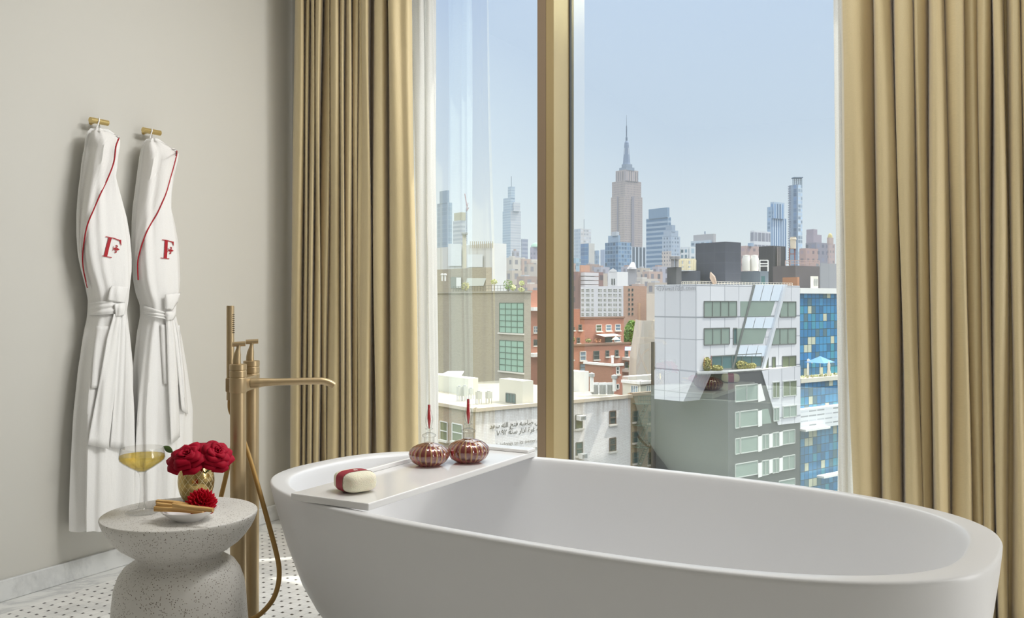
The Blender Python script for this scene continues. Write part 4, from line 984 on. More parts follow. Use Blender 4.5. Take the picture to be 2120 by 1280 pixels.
for y0, y1 in ((589.5, 623), (657.5, 680), (715.5, 738)):
    bm = M()
    for k in range(3):
        xs = [lerp(L1(y), L2(y), q) for y, q in ((y1, k / 3 + .01), (y1, (k + 1) / 3 - .01), (y0, (k + 1) / 3 - .01), (y0, k / 3 + .01))]
        bm.quad(*[wb_.fpt('R', x, y, .07) for x, y in zip(xs, (y1, y1, y0, y0))])
    bm.build('bay_panel', bay, WB, smooth=False)
em = M(); em.bar(wb_.fpt('R', L1(590), 590, .1), wb_.fpt('R', L1(763), 763, .1), .09); em.build('bay_dark_edge', frame_m, WB, smooth=False)  # thin dark grey bar along the bay's slanted left edge
em = M(); nn = -B_
a, c = wb_.fpt('R', L2(589) + 1, 589, .15), wb_.fpt('R', L2(766), 766, .15); em.obox((a + c) / 2, A_ * .22, (c - a) / 2, nn * .2); em.build('bay_rim', flat('silver_rim', 'c9ccd2', 0), WB, smooth=False)
# windows: charcoal base
DW = [(1522, 1568, 799, 832.5, pane_green, 2, None), (1522, 1530, 854, 887, pane_green, 1, None), (1532, 1568, 852.5, 885, pane_green, 1, None), (1576, 1590, 848, 879, pane_green, 1, 1597),
      (1522, 1531, 909, 941, pane_green, 1, None), (1533, 1568, 907.5, 939, pane_green, 1, None), (1577, 1591, 901, 931, pane_green, 2, None), (1599, 1612, 897, 926, pane_green, 2, None), (1620, 1645, 893, 921, pane_green, 2, None),
      (1522, 1568, 962, 990, pane_green, 1, None), (1577, 1591, 955, 985, pane_green, 2, None), (1599, 1612, 951, 980, pane_green, 2, None), (1620, 1645, 946, 975, pane_green, 2, None), (1612, 1645, 997, 1010, pane_green, 1, None),
      (1598, 1612, 792, 824, pane_olive, 2, None), (1619.5, 1647, 790, 821, pane_olive, 2, None), (1600, 1611, 845, 872, pane_green, 2, None), (1619.5, 1647, 842, 865, pane_green, 2, None)]
base_fr = flat('silver_window_frame', 'b9bcb8', 0, .5)
for x0, x1, y0, y1, pn, nv, xb in DW: window(db, 'R', x0, x1, y0, y1, WB, pn, base_fr, nv, 0, .09, x1b=xb, x1t=(x1 if xb else None), ou=.12 if x0 > 1595 and y0 < 880 else .03)
for x0, x1, y0, y1 in ((1568.5, 1576.5, 851, 884), (1568.5, 1576.5, 904, 936), (1568.5, 1576.5, 959, 989), (1591.5, 1598.5, 899, 928), (1591.5, 1598.5, 952, 981), (1612.5, 1619.5, 895, 924), (1612.5, 1619.5, 949, 977)):
    M().quad(*[db.fpt('R', x, y, .08) for x, y in ((x0, y1), (x1, y1 - 2), (x1, y0 - 2), (x0, y0))]).build('white_pier', white_w, WB, smooth=False)
q = [db.fpt('R', x, y, .05) for x, y in ((1569, 833), (1584, 829), (1575, 794.5), (1569, 796))]; M().quad(*q).build('white_pier', white_w, WB, smooth=False)
pn_ = M().box((0, 0, 0), (1, 1, 1))
lettering('roof_sign', '459west18th.com', wb_, 'L', 1358.5, 601.5, 81, WB, flat('pale_lettering', 'bcbcc2', 0))
# roof boxes, railing
charc = panels('charcoal_roof_panels', '474a57', '575a67', 1.6, 1.2, lw=.04); roof_grey = flat('roof_box_grey', '535763', 0)
def rbox(l, c, r, Z, py, mats, zb=None, li=None, name='roof_plant_room', dep=5):
    b = Box(l, c, r, Z, py, wb_.z1 - .1 if zb is None else zb, dep); b.mesh(li=li).build(name, mats, WB, smooth=False); m = M(); b.ledge(m, .12, .18, .06); return b
rbox(1440, 1502, 1534, 103, 500.5, [charc, white_roof]); rbox(1381, 1400, 1411, 101, 553, [dark_c, roof_m]); rbox(1405, 1440, 1450, 104, 560.5, [roof_grey, white_roof])
rbox(1532, 1574, 1591, 106, 561, [flat('slate_roof_wall', '67707c', 0), white_roof])
fr_ = M(); Z = 105; cream_fr = flat('cream_roof_frame', 'd9cfb4', 0)
for x in (1404, 1408, 1418, 1422, 1433, 1438): fr_.bar(P(x, 560, Z), P(x, 538, Z), .16)
for y in (538, 549, 557): fr_.bar(P(1402, y, Z), P(1440, y, Z), .12)
fr_.build('cooling_frame', cream_fr, WB, smooth=False)
for x in (1545, 1562):
    p = P(x, 561, 108); M().lathe([(.44, 0), (.48, .2), (.48, 1.5), (.42, 1.6), (.42, 1.85), (.0001, 1.9)], p, 20).build('cooling_tower', flat('cooling_tower_white', 'd9d6d0', 0), WB)
for x in (1393, 1401.5):
    p = P(x, 553, 101); M().lathe([(.2, 0), (.2, .85), (.36, .85), (.36, 1.2), (.2, 1.25)], p, 14).build('flue_pipe', flat('flue_grey', '87868a', 0), WB, ang=30)
rl = M(); y = 583
for f, x0, x1, nb in (('L', 1405, 1443, 10), ('R', 1443, 1648, 34)):
    a, c = wb_.fpt(f, x0, 588, -.5), wb_.fpt(f, x1, 588, -.5); a.z = c.z = wb_.z1
    for h in (.12, .3): rl.bar(a + UP * h, c + UP * h, .022)
    for k in range(nb + 1): p = a + (c - a) * (k / nb); rl.bar(p, p + UP * .3, .02)
rl.build('roof_railing', flat('railing_cream', 'cfc8bc', 0), WB, smooth=False)
dr = M(); a = P(1575, 588, 105.2); dr.quad(P(1576, 588, 105), P(1584, 588, 105), P(1584, 572, 105), P(1576, 572, 105)); dr.build('roof_door', pane_teal, WB, smooth=False)
lad = M()
for x in (1573, 1590): lad.bar(P(x, 562, 106), P(x, 539, 106), .06)
for y in (539, 546, 551): lad.bar(P(1573, y, 106), P(1590, y, 106), .06)
lad.build('roof_frame', white_w, WB, smooth=False)
fu = thing('folded_parasol', 'folded tan parasol leaning on the white roof in front of the charcoal plant room', 'parasol', P(1479, 588, 97))
M().tube([P(1480, 588, 97), P(1475, 574, 97), P(1471, 564, 97)], [.22, .30, .06], 10).build('folded_canopy', flat('tan_canvas', 'bfa796', 0), fu)
M().tube([P(1471, 562, 97), P(1478, 571, 97), P(1486, 584, 97)], .03, 6).build('pole', frame_m, fu)
# foliage
def leaves(c, rx, rz, n, size, rnd, m=None, ry=None):
    m = m or M(); ry = ry or rx
    for k in range(n):
        while True:
            d = Vector((rnd.uniform(-1, 1), rnd.uniform(-1, 1), rnd.uniform(-1, 1)))
            if .12 < d.length < 1: break
        d = d * (1 / d.length) ** .55; p = Vector(c) + Vector((d.x * rx, d.y * ry, d.z * rz))
        u = Vector((rnd.gauss(0, 1), rnd.gauss(0, 1), rnd.gauss(0, 1))).normalized(); v = u.cross(Vector((rnd.gauss(0, 1), rnd.gauss(0, 1), rnd.gauss(0, 1)))).normalized(); s = size * rnd.uniform(.6, 1.4)
        m.quad(p - u * s, p - v * s * .6, p + u * s, p + v * s * .6)
    return m
def foliage_mat(name, a, b):
    g = G(name); return g.done(g.bsdf(g.mix(g.ramp(g.noise(.9, 4, g.pos()), [(.35, '000000'), (.65, 'ffffff')]), a, b), .7))
fol_y = foliage_mat('yellow_green_foliage', '85864c', 'bdb478'); fol_g = foliage_mat('green_foliage', '3f6526', '86a24a'); fol_p = foliage_mat('pale_blossom', 'b5bd77', 'e3e0b8')
def roofpt(b, f, px, back):
    D, n = (A_, B_) if f == 'R' else (B_, A_); c = b.C + n * back; q = c + D * hit(px, c, D); q.z = b.z1 + .02; return q
def plant(name, label, cat, px, py, Z, w_, h_, mat, n=260, size=.12, stem=0.0, group=None, seed=1, at=None):
    p = at or P(px, py, Z)
    if name == 'terrace_shrub': p = Vector((p.x, p.y, db.z1 + .04))
    t = thing(name, label, cat, p, group); rnd = random.Random(seed + px)
    leaves(p + UP * (stem + h_ / 2 + size * .8), w_ / 2, h_ / 2, n, size, rnd).build('foliage', mat, t, smooth=False)
    M().tube([p, p + UP * (stem + h_ * .4)], .05, 6).build('stem', flat('bark', '6b5a45', 0), t)
plant('terrace_shrub', 'tall yellow-green shrub at the left end of the slanted bay terrace', 'shrub', 1466, 770, 97.5, .9, 1.5, fol_y, 420, at=P(1464, 700, 95.45) * 1.0)
plant('terrace_shrub', 'low spreading shrub at the middle of the slanted bay terrace', 'shrub', 1480, 770, 97, 1.3, .6, fol_y, 260, at=P(1484, 700, 96.0))
plant('terrace_shrub', 'dry golden shrub at the right of the slanted bay terrace', 'shrub', 1536, 768.5, 98.3, 1.3, .95, fol_y, 300, at=roofpt(db, 'R', 1536, 0.7))
plant('terrace_shrub', 'small golden tuft near the bay rim on the terrace', 'shrub', 1555, 768, 99.5, 1.1, .6, fol_y, 200, at=roofpt(db, 'R', 1555, 0.65))
# ---------------------------------------------------------------- blue checkered building
def checker():
    g = G('blue_checker_curtain_wall'); u, v = g.uvxy(); cw, ch = .82, .98
    cu = g.math('DIVIDE', u, cw); cv = g.math('DIVIDE', v, ch); r = g.white(g.comb(g.math('FLOOR', cu), g.math('FLOOR', cv), 5.0))
    c = g.ramp(r, [(0, '2f76a6'), (.25, '3d8ab8'), (.5, '2a6690'), (.66, '4292a8'), (.83, 'c9c9ae'), (.92, '52707c')], 'CONSTANT')
    fu, fv = g.math('FRACT', cu), g.math('FRACT', cv)
    ln = g.math('MAXIMUM', g.math('LESS_THAN', fu, .10), g.math('LESS_THAN', fv, .07))
    c = g.mix(g.math('MULTIPLY', g.noise(.5, 3, g.pos()), .3), c, '2a506a')
    return g.done(g.bsdf(g.mix(ln, c, '24434f'), .25))
chk = checker()
ub = Box(None, 1655.5, 1800, 113, 602, dep=4)
UB = thing('checkered_office_building', 'blue checkered glass building with cream panes and a roof terrace, beside the sheer', 'building', ub.base())
ub.mesh().build('upper_block', [chk, white_roof], UB, smooth=False)
m = M(); ub.ledge(m, .2, .7, .15); m.build('parapet', white_w, UB, smooth=False)
lb_ = Box(None, 1656.5, 1800, 106, 789, dep=8)
lb_.mesh().build('lower_block', [chk, flat('terrace_deck', 'cfc7ae', 0)], UB, smooth=False)
m = M(); lb_.ledge(m, .2, .5, .15); m.build('terrace_parapet', cream_w, UB, smooth=False)
lv = Box(None, 1657, 1800, 104.5, 849, dep=3); lv.z0 = EYE - (892 - HY) / F * 104.5
lv.mesh().build('metal_band', [facade('brushed_metal_band', 'd3d6d8', 'a9adb2', 1.6, .55, .9, .3), white_roof], UB, smooth=False)
for x0, x1, y0, y1 in ((1656, 1707, 891, 883), (1694, 1745, 986, 976)):
    a, c = lv.fpt('R', x0, y0, .3), lv.fpt('R', x1, y0 - 8, .3); z = (a.z + c.z) / 2; M().obox((a + c) / 2, A_ * ((c - a).dot(A_) / 2), -B_ * .5, UP * .12).build('white_ledge', white_w, UB, smooth=False)
deck = lb_.z1 + .3
def on_deck(px, py): return P(px, py, 106.5)
pu = roofpt(lb_, 'R', 1698, 2.6); pa = thing('patio_umbrella', 'light blue square patio umbrella on the terrace of the checkered building', 'parasol', pu)
Zu = pu.dot(FW); c = P(1698, 746, Zu); c = Vector((pu.x, pu.y, c.z)); hw = 31 / F * Zu
M().add([c + UP * .5, c + RT * -hw - UP * .25, c + FW * -1.4 - UP * .3, c + RT * hw - UP * .25, c + FW * 1.4 - UP * .22], [(0, 1, 2), (0, 2, 3), (0, 3, 4), (0, 4, 1)]).build('canopy', flat('sky_blue_canvas', '6f9fe8', 0), pa, smooth=False)
M().tube([pu, c], .05, 8).build('pole', white_w, pa)
ma = M(); q = pu - RT * 1.5; ma.bar(q, q + UP * 2.1, .11); ma.bar(q + UP * 2.1, q + UP * 1.6 + RT * .55, .09); ma.build('crane_arm', white_w, pa, smooth=False)
pk = roofpt(lb_, 'R', 1716, 1.0); cp = thing('closed_umbrella', 'closed cream patio umbrella beside the blue one', 'parasol', pk)
M().tube([pk + UP * z for z in (.0, .5, 1.0, 1.5, 2.0)], [.06, .24, .14, .18, .03], 10).build('folded_canopy', flat('cream_canvas', 'dcd2c4', 0), cp)
for i, x in enumerate((1662, 1671, 1682, 1690, 1700, 1709, 1719, 1729, 1737)):
    plant('terrace_planter', ('clipped hedge plant on the umbrella terrace, number %s from the white building' % ('first', 'second', 'third', 'fourth', 'fifth', 'sixth', 'seventh', 'eighth', 'ninth')[i]).replace('number ', ''), 'plant', x, 787, 104.2, .44, .42, fol_y if i % 3 else fol_p, 70, .07, 0, 'hedge plants along the umbrella terrace', at=roofpt(lb_, 'R', x, .95))
# roof boxes beyond
zr = EYE - (592 - HY) / F * 112
brn = flat('brown_roof_wall', '6a6468', 0)
sb = Box(1571, 1601, 1626.5, 130, 509); SB = thing('service_building', 'charcoal ribbed service tower on the roofs behind the white building', 'building', sb.base())
sb.mesh().build('tower', [panels('ribbed_charcoal', '4a4a52', '3e3e45', .5, 50, lw=.12), roof_m], SB, smooth=False)
b2 = Box(1600, 1647, 1697, 126, 550); b2.mesh().build('low_block', [brn, roof_m], SB, smooth=False)
b3 = Box(1620, 1651, 1655, 122, 574); b3.mesh().build('orange_wall', [flat('orange_brick_roof', 'a87a60', 0), roof_m], SB, smooth=False)
lm = M()
for x in (1607, 1613): lm.bar(sb.fpt('R', x, 555, .2), sb.fpt('R', x, 511, .2), .04)
for k in range(18): y = 513 + 2.4 * k; lm.bar(sb.fpt('R', 1607, y, .2), sb.fpt('R', 1613, y, .2), .03)
lm.build('roof_ladder', flat('ladder_steel', '8b8384', 0), SB, smooth=False)
gm = M()
for y in (540, 545): gm.bar(P(1626, y, 126), P(1696, y, 126), .05)
for k in range(8): gm.bar(P(1626 + k * 10, 550, 126), P(1626 + k * 10, 540, 126), .05)
gm.build('guard_rail', flat('rail_pink', 'b79f99', 0), SB, smooth=False)
wt_ = thing('steel_flue', 'banded steel flue on a rust red frame in front of the slender tower', 'chimney', P(1642, 536, 132))
M().lathe([(.42, 0), (.42, 1.25), (.5, 1.3), (.5, 1.45), (.42, 1.5), (.42, 1.7)], P(1642, 515, 132), 16).build('flue', flat('cream_steel', 'cbbfae', 0), wt_, ang=30)
m = M()
for x in (1634.5, 1645.5): m.bar(P(x, 550, 132), P(x, 514, 132), .07)
for y in (515, 526): m.bar(P(1634, y, 132), P(1646, y, 132), .06)
m.build('frame', flat('rust_steel', '8a5f5c', 0), wt_, smooth=False)
t, b = gbox('roof_air_handler', 'cream rooftop air handler above the blue checkered wall', 'rooftop unit', 1678, 1684, 1694, 116.5, 572, ub.z1, [flat('air_handler_cream', 'e2ddd0', 0), white_roof])
for x0, x1 in ((1685, 1688), (1689.5, 1692.5)): m = M().quad(*[b.fpt('R', x, y, .05) for x, y in ((x0, 592), (x1, 592), (x1, 578), (x0, 578))]).build('grille', shade_w, t, smooth=False)
gcb = flat('far_concrete', 'a7a5a8', .12)
block('concrete_block', 'plain grey concrete block at the edge of the view, above the checkered building', (1690, 1698, 1760, 150, 545), [panels('grey_concrete_panels', 'a5a4a8', '86868c', 2.4, 30, lw=.12, haze=.12), roof_m])
# ---------------------------------------------------------------- gray brick building, left pane
gbk = brick('grey_brown_brick', 'a49a8b', '968c7e', 'a9a093', sc=.9, haze=.03); dk = brick('dark_edge_brick', '8d7d70', '83756a', '93877b', sc=.9)
gb2 = Box(690, 1085, 1099, 120, 604)
GBt = thing('grey_brick_building', 'blank grey-brown brick building with two tall green windows and a roof garden', 'building', gb2.base())
gb2.mesh(li=0).build('walls', [gbk, roof_m], GBt, smooth=False); m = M(); gb2.ledge(m, .2, .25, .1); m.build('coping', flat('grey_coping', 'a09a90', 0), GBt, smooth=False)
for y0, y1 in ((627.5, 688.5), (704.5, 767)): window(gb2, 'L', 1034.5, 1087 - 3, y0, y1, GBt, plain('sea_green_glass', '8fb09f', .3, var=.1, vs=.4), flat('dark_green_sash', '52695f', 0), 4, 4, .1, .1)
pb = Box(860, 1006, 1018.5, 128, 553.5); pb.mesh().build('roof_pavilion', [gbk, flat('pavilion_roof', '9a948a', 0)], GBt, smooth=False)
m = M().quad(*[pb.fpt('L', x, y, .1) for x, y in ((965, 592), (1002, 592), (1008, 576), (968, 576))]); m.build('skylight', flat('skylight_white', 'cfd2ca', 0), GBt, smooth=False)
m = M().quad(*[pb.fpt('L', x, y, .1) for x, y in ((934, 597), (956, 597), (956, 574), (934, 574))]); m.build('pavilion_opening', flat('shade_grey', '858a86', 0), GBt, smooth=False)
m = M().quad(*[pb.fpt('L', x, y, .2) for x, y in ((947, 596), (957, 596), (957, 575), (947, 575))]); m.build('pavilion_door', white_w, GBt, smooth=False)
for i, (x, y, w_, h_, st, mt, lb) in enumerate(((963, 603, 1.1, 1.15, 0, fol_y, 'yellow bush by the roof pavilion skylight'), (1023, 602, .85, .7, .75, fol_p, 'cream-flowering topiary on a thin stem, nearest the pavilion'), (1052, 604, 1.3, 1.3, .2, fol_g, 'large green roof garden bush, widest of the bushes'), (1062, 603, .8, .75, 0, fol_p, 'low pale flowering bush between two topiaries'), (1080, 604.5, .8, .65, .75, fol_p, 'cream-flowering topiary on a thin stem, nearest the mullion'), (1079, 605, .9, .55, 0, fol_p, 'low white flowering bush at the roof corner'))):
    plant('roof_garden_bush', lb, 'shrub', x, y, 119, w_, h_, mt, 160, .10, st, 'bushes on the grey brick roof')
rl = M(); a, c = gb2.fpt('L', 935, 604, -.3), gb2.fpt('L', 1084, 604, -.3); a.z = c.z = gb2.z1
for h in (.45, .9): rl.bar(a + UP * h, c + UP * h, .02)
for k in range(26): p = a + (c - a) * (k / 25); rl.bar(p, p + UP * .9, .018)
rl.build('roof_railing', frame_m, GBt, smooth=False)
for x in (915.5, 921.5):
    p = P(x, 582, 126); M().lathe([(.12, 0), (.12, .75), (.22, .8), (.22, 1.0), (.0001, 1.05)], p, 12).build('vent_pipe', white_w, GBt)
# white industrial building with ribs
ib = Box(880, 1019, 1048.5, 170, 503.5)
IB = thing('ribbed_white_building', 'white windowless building with vertical ribs and faded billboards', 'building', ib.base())
ib.mesh(li=2).build('walls', [flat('white_concrete', 'e0e0de', .12), roof_far, panels('ribbed_white_wall', 'd9d8d4', 'c3c1bb', 2.6, 60, lw=.5, haze=.12)], IB, smooth=False)
m = M(); m.quad(*[ib.fpt('L', x, y, .3) for x, y in ((930, 551), (958, 551), (958, 505), (930, 505))]); m.quad(*[ib.fpt('L', x, y, .3) for x, y in ((970, 553), (1002, 553), (1002, 527), (970, 527))]); m.build('billboard', flat('faded_billboard', 'dfe3e4', .1), IB, smooth=False)
m = M()
for k in range(12): x = 976 + 4.2 * k; m.quad(*[ib.fpt('L', a, y, .35) for a, y in ((x, 514), (x + 1.6, 514), (x + 1.6, 500), (x, 500))])
m.build('rib_slots', flat('slot_beige', 'b3ab98', .1), IB, smooth=False)
p0 = P(962, 553, 150); pl = thing('chimney_pillar', 'tall beige rooftop chimney pillar in front of the ribbed white building', 'chimney', P(962, 556, 150))
pb_ = Box(957.5, 962, 965.5, 150, 485, EYE - (560 - HY) / F * 150, 1); pb_.mesh().build('pillar', [flat('beige_pillar', 'c3bba6', .08)] * 2, pl, smooth=False); M().obox(P(962, 484, 150), RT * .5, FW * .5, UP * .15).build('pillar_cap', shade_w, pl, smooth=False)
# red brick slivers between mullion and grey building
red = brick('red_brick', 'b8705a', 'ab6350', 'b88472', sc=.9, haze=.03); red2 = brick('red_brick_light', 'c0775f', 'b56c56', 'bd8a76', sc=.9, haze=.03)
sbx = Box(1092, 1097, 1180, 150, 601); sv = building('brick_townhouse', 'red brick townhouse slice between the grey building and the mullion', sbx, [red2, roof_m])
window(sbx, 'R', 1105, 1113, 676, 689, sv, pane_blue, white_fr, 2, 1, .14, .1); window(sbx, 'R', 1105, 1114, 704, 716, sv, pane_dark, frame_m, 2, 0, .12, .1)
for y0 in (640, 735): m = M(); a = sbx.fpt('R', 1099, y0, .6); m.obox(a + A_ * 2, A_ * 2.4, -B_ * .7, UP * .3); m.build('balcony', white_w, sv, smooth=False)
# ---------------------------------------------------------------- terraced red brick house
r1 = Box(1160, 1165, 1291.5, 150, 659); RB = thing('terraced_brick_house', 'terraced red brick apartment house with awning and planted setbacks', 'building', r1.base())
r1.mesh().build('upper_tier', [red2, roof_m], RB, smooth=False)
r2 = Box(1150, 1158, 1304, 144, 716); r2.mesh().build('lower_tier', [red2, flat('roof_terrace', 'b98f7c', 0)], RB, smooth=False)
r3 = Box(1160, 1166, 1200.5, 148, 640); r3.mesh().build('stair_tier', [red, flat('blue_grey_roof', 'b7c0c8', 0)], RB, smooth=False)
r4 = Box(1160, 1164, 1211, 147, 686); r4.mesh().build('mid_tier', [red2, roof_m], RB, smooth=False)
for q, nm in ((r1, 'upper_coping'), (r2, 'lower_coping')): m = M(); q.ledge(m, .2, .3, .1); m.build(nm, flat('brown_coping', '8e6d5e', 0), RB, smooth=False)
for x0, x1, y0, y1, pn, fr, b in ((1234, 1245, 673, 686, pane_olive, white_fr, r1), (1254.5, 1265, 673, 685, pane_blue, white_fr, r1), (1274, 1284, 672, 684.5, pane_blue, white_fr, r1), (1198, 1204, 673, 684, pane_dark, frame_m, r4), (1184, 1189, 678, 684, pane_dark, frame_m, r4), (1194.5, 1200, 700, 711, pane_dark, frame_m, r4), (1253, 1267, 699, 709, pane_teal, frame_m, r1), (1272, 1284, 698, 708, pane_blue, white_fr, r1),
                               (1181, 1186.5, 730, 745, pane_blue, frame_m, r2), (1201, 1212.5, 728.5, 747, pane_blue, white_fr, r2), (1229, 1240, 727.5, 745, pane_dark, frame_m, r2), (1254, 1260.5, 726.5, 739, pane_dark, frame_m, r2), (1273.5, 1280, 725.5, 738.5, pane_dark, frame_m, r2), (1181, 1186.5, 755, 768, pane_blue, frame_m, r2), (1201, 1212, 754, 768, pane_blue, frame_m, r2), (1294, 1300, 727, 742, pane_dark, frame_m, r2), (1294, 1300, 750, 762, pane_dark, frame_m, r2)):
    window(b, 'R', x0, x1, y0, y1, RB, pn, fr, 1, 1, .16, .1)
m = M(); m.quad(r1.fpt('R', 1232, 692.5, .1), r1.fpt('R', 1271, 691, .1), r1.fpt('R', 1269, 694, 2.2), r1.fpt('R', 1234, 696.5, 2.2)); m.build('cream_awning', flat('cream_awning_cloth', 'ece4d6', 0), RB, smooth=False)
m = M()
for y in (742, 766):
    for k in range(1): a = r2.fpt('R', 1300, y, .8); m.obox(a + A_ * 1, A_ * 2.4, -B_ * .9, UP * .25)
m.build('balcony', flat('balcony_white', 'd6cfc8', 0), RB, smooth=False)
gu = thing('green_umbrella', 'pale green patio umbrella on the terrace of the red brick house', 'parasol', P(1275, 708, 146)); c = P(1275, 699, 146)
M().lathe([(.75, -.35), (.0001, .25)], c, 8).build('canopy', flat('pale_green_canvas', 'b9cfb4', 0), gu, smooth=False); M().tube([P(1275, 709, 146), c], .04, 6).build('pole', white_w, gu)
ba = thing('balcony_awning', 'periwinkle blue balcony awning at the corner of the red brick house', 'awning', P(1302, 727, 146)); M().quad(P(1294, 718, 147), P(1308, 718, 147), P(1311.5, 726, 144), P(1293.5, 726, 144)).build('awning_cloth', flat('periwinkle_canvas', '8d96cf', 0), ba, smooth=False)
for x, y, w_, h_, mt, lb in ((1218, 710.5, .95, .62, fol_y, 'yellow-green terrace bush left of the cream awning'), (1238, 711, 1.3, .65, foliage_mat('rusty_foliage', '8a5d3c', 'c07f5c'), 'rust-coloured terrace bush under the cream awning'), (1185, 710, .8, .9, fol_y, 'yellow flowering bush beside the mullion on the brick terrace'), (1307, 772, 1.1, 1.2, fol_g, 'dark green bush on the low balcony')):
    plant('terrace_bush', lb, 'shrub', x, y, 145, w_, h_, mt, 150, .12)
pt = P(1310, 735, 165); tr = thing('street_tree', 'full green tree between the red brick house and the concrete wall', 'tree', P(1310, 735, 165)); m = M(); rnd = random.Random(9)
for cx_, cy_, rx, rz in ((1310, 686, 1.55, 1.6), (1302, 697, 1.2, 1.3), (1317, 696, 1.2, 1.3), (1308, 675, 1.0, 1.0), (1314, 703, 1.4, 1.0), (1299, 705, 1.0, .9)): leaves(P(cx_, cy_, 165), rx, rz, 480, .2, rnd, m)
m.build('foliage', foliage_mat('tree_foliage', '4d7a2c', '93b45c'), tr, smooth=False); M().tube([pt, P(1310, 690, 165)], .2, 8).build('trunk', flat('trunk_bark', '5f5140', 0), tr)
# small rough brick stair tower and low cream houses
st = Box(1211, 1268, 1288, 118, 756); ST = building('brick_stair_tower', 'small rough red-brown brick tower with a pale flat roof', st, [red, white_roof], li=2)
ST.children[0].data.materials.append(brick('rough_brick', 'a5705a', '976350', 'ab8472', sc=.8, haze=0)) if len(ST.children[0].data.materials) < 3 else None
m = M(); st.ledge(m, .2, .3, .12); m.build('coping', white_roof, ST, smooth=False)
window(st, 'R', 1276, 1281.5, 760, 775, ST, pane_dark, white_fr, 1, 1, .16, .1); window(st, 'R', 1276, 1281, 796, 806, ST, pane_dark, white_fr, 1, 0, .12)
M().lathe([(.16, 0), (.16, .8), (.24, .85), (.24, 1.0)], P(1268, 752, 120), 12).build('chimney_pipe', white_w, ST)
lc = Box(1290, 1326, 1362, 112, 793); LC = building('cream_roof_house', 'cream flat-roofed house with a broad white roof beside the charcoal base', lc, [cream_w, white_roof], coping=white_roof)
window(lc, 'L', 1307, 1321, 798, 813, LC, pane_blue, white_fr, 3, 0, .14, .08); window(lc, 'R', 1338, 1350, 799, 812, LC, pane_blue, white_fr, 3, 0, .14, .08)
l2 = Box(1288, 1300, 1365, 124, 780); building('white_roof_house', 'long white flat roof behind the cream house', l2, [flat('white_parapet', 'd8d4cb', 0), white_roof])
# concrete wall building with sloped flank
cw_ = Box(1331, 1333, 1362, 135, 664); CW = thing('concrete_building', 'beige concrete building with a sloping buttress, left of the white panelled building', 'building', cw_.base()); con = flat('beige_concrete', 'b9b0a5', 0); cw_.mesh().build('walls', [con, roof_m], CW, smooth=False)
m = M(); a = [P(x, y, 134) for x, y in ((1331, 664), (1334, 664), (1334, 800), (1315, 800), (1318, 745))]; m.add(a + [p + FW * 8 for p in a], [(0, 4, 3, 2, 1), (5, 6, 7, 8, 9), (0, 5, 9, 4), (4, 9, 8, 3)]); m.build('sloping_buttress', flat('beige_concrete_light', 'c6beb4', 0), CW, smooth=False)
block('beige_house', 'plain beige gable wall behind the sloping concrete buttress', (1338, 1339, 1362, 190, 608), [flat('beige_plaster', 'cdbfb1', .06), roof_m])
# white grid apartment house
ag = Box(1202, 1290.5, 1339, 190, 592); AG = thing('white_apartment_house', 'white apartment house with a regular grid of windows and a brown flank', 'building', ag.base())
ag.mesh(li=2).build('walls', [brick('brown_flank', 'b48d78', 'a98370', 'b39484', sc=1.2, haze=.06), roof_m, flat('white_brick_wall', 'd6d4d8', .05)], AG, smooth=False)
for r in range(6):
    y = 598.5 + r * 10
    for x0, x1, nv in ((1204, 1209, 2), (1213, 1220.5, 3), (1224.5, 1229, 2), (1238.5, 1246, 3), (1250, 1255, 2), (1259, 1266.5, 3), (1270, 1277.5, 3), (1281.5, 1286.5, 2)):
        window(ag, 'L', x0, x1, y, y + 6, AG, pane_dark, white_fr, nv, 1, .12)
for r in range(6):
    for x in (1301, 1308): window(ag, 'R', x, x + 2.6, 598 + r * 10, 602.5 + r * 10, AG, pane_dark, frame_m, 1, 0, .1)
# dark brick tower with balconies
dbt = Box(1150, 1196, 1249, 240, 562.5); DB = thing('dark_brick_tower', 'dark red brick apartment tower with white balconies, right of the mullion', 'building', dbt.base())
dbt.mesh().build('walls', [facade('dark_brick_windows', '8f6a66', '6a5660', 3.4, 3.0, .4, .45, .16), roof_far], DB, smooth=False)
cb = Box(1200, 1203, 1221, 243, 549); cb.mesh().build('chimney_block', [flat('orange_brick_far', 'b98a74', .15), roof_far], DB, smooth=False)
for k in range(5):
    a, c = dbt.fpt('R', 1202, 568 + k * 8.5, .8), dbt.fpt('R', 1231, 568 + k * 8.5, .8); c.z = a.z; M().obox((a + c) / 2, (c - a) / 2, -B_ * .8, UP * .45).build('balcony', flat('pale_balcony', 'd2cdcf', .15), DB, smooth=False)
# white loft with gable
wl = Box(1259, 1278, 1300, 230, 563); WL = thing('white_loft', 'white rooftop loft with a stepped gable above the white apartment house', 'building', wl.base()); ww = flat('white_stucco_far', 'e6e4e4', .12)
wl.mesh().build('walls', [ww, roof_far], WL, smooth=False)
m = M(); a = [wl.fpt('L', x, y, .2) for x, y in ((1261, 563), (1278, 563), (1278, 560), (1270, 555.5), (1263, 560))]; m.fan(a); m.build('gable', ww, WL, smooth=False)
for x in (1266.5, 1271): M().quad(*[wl.fpt('L', a, y, .1) for a, y in ((x, 590), (x + 2, 590), (x + 2, 577), (x, 577))]).build('window', pane_dark, WL, smooth=False)
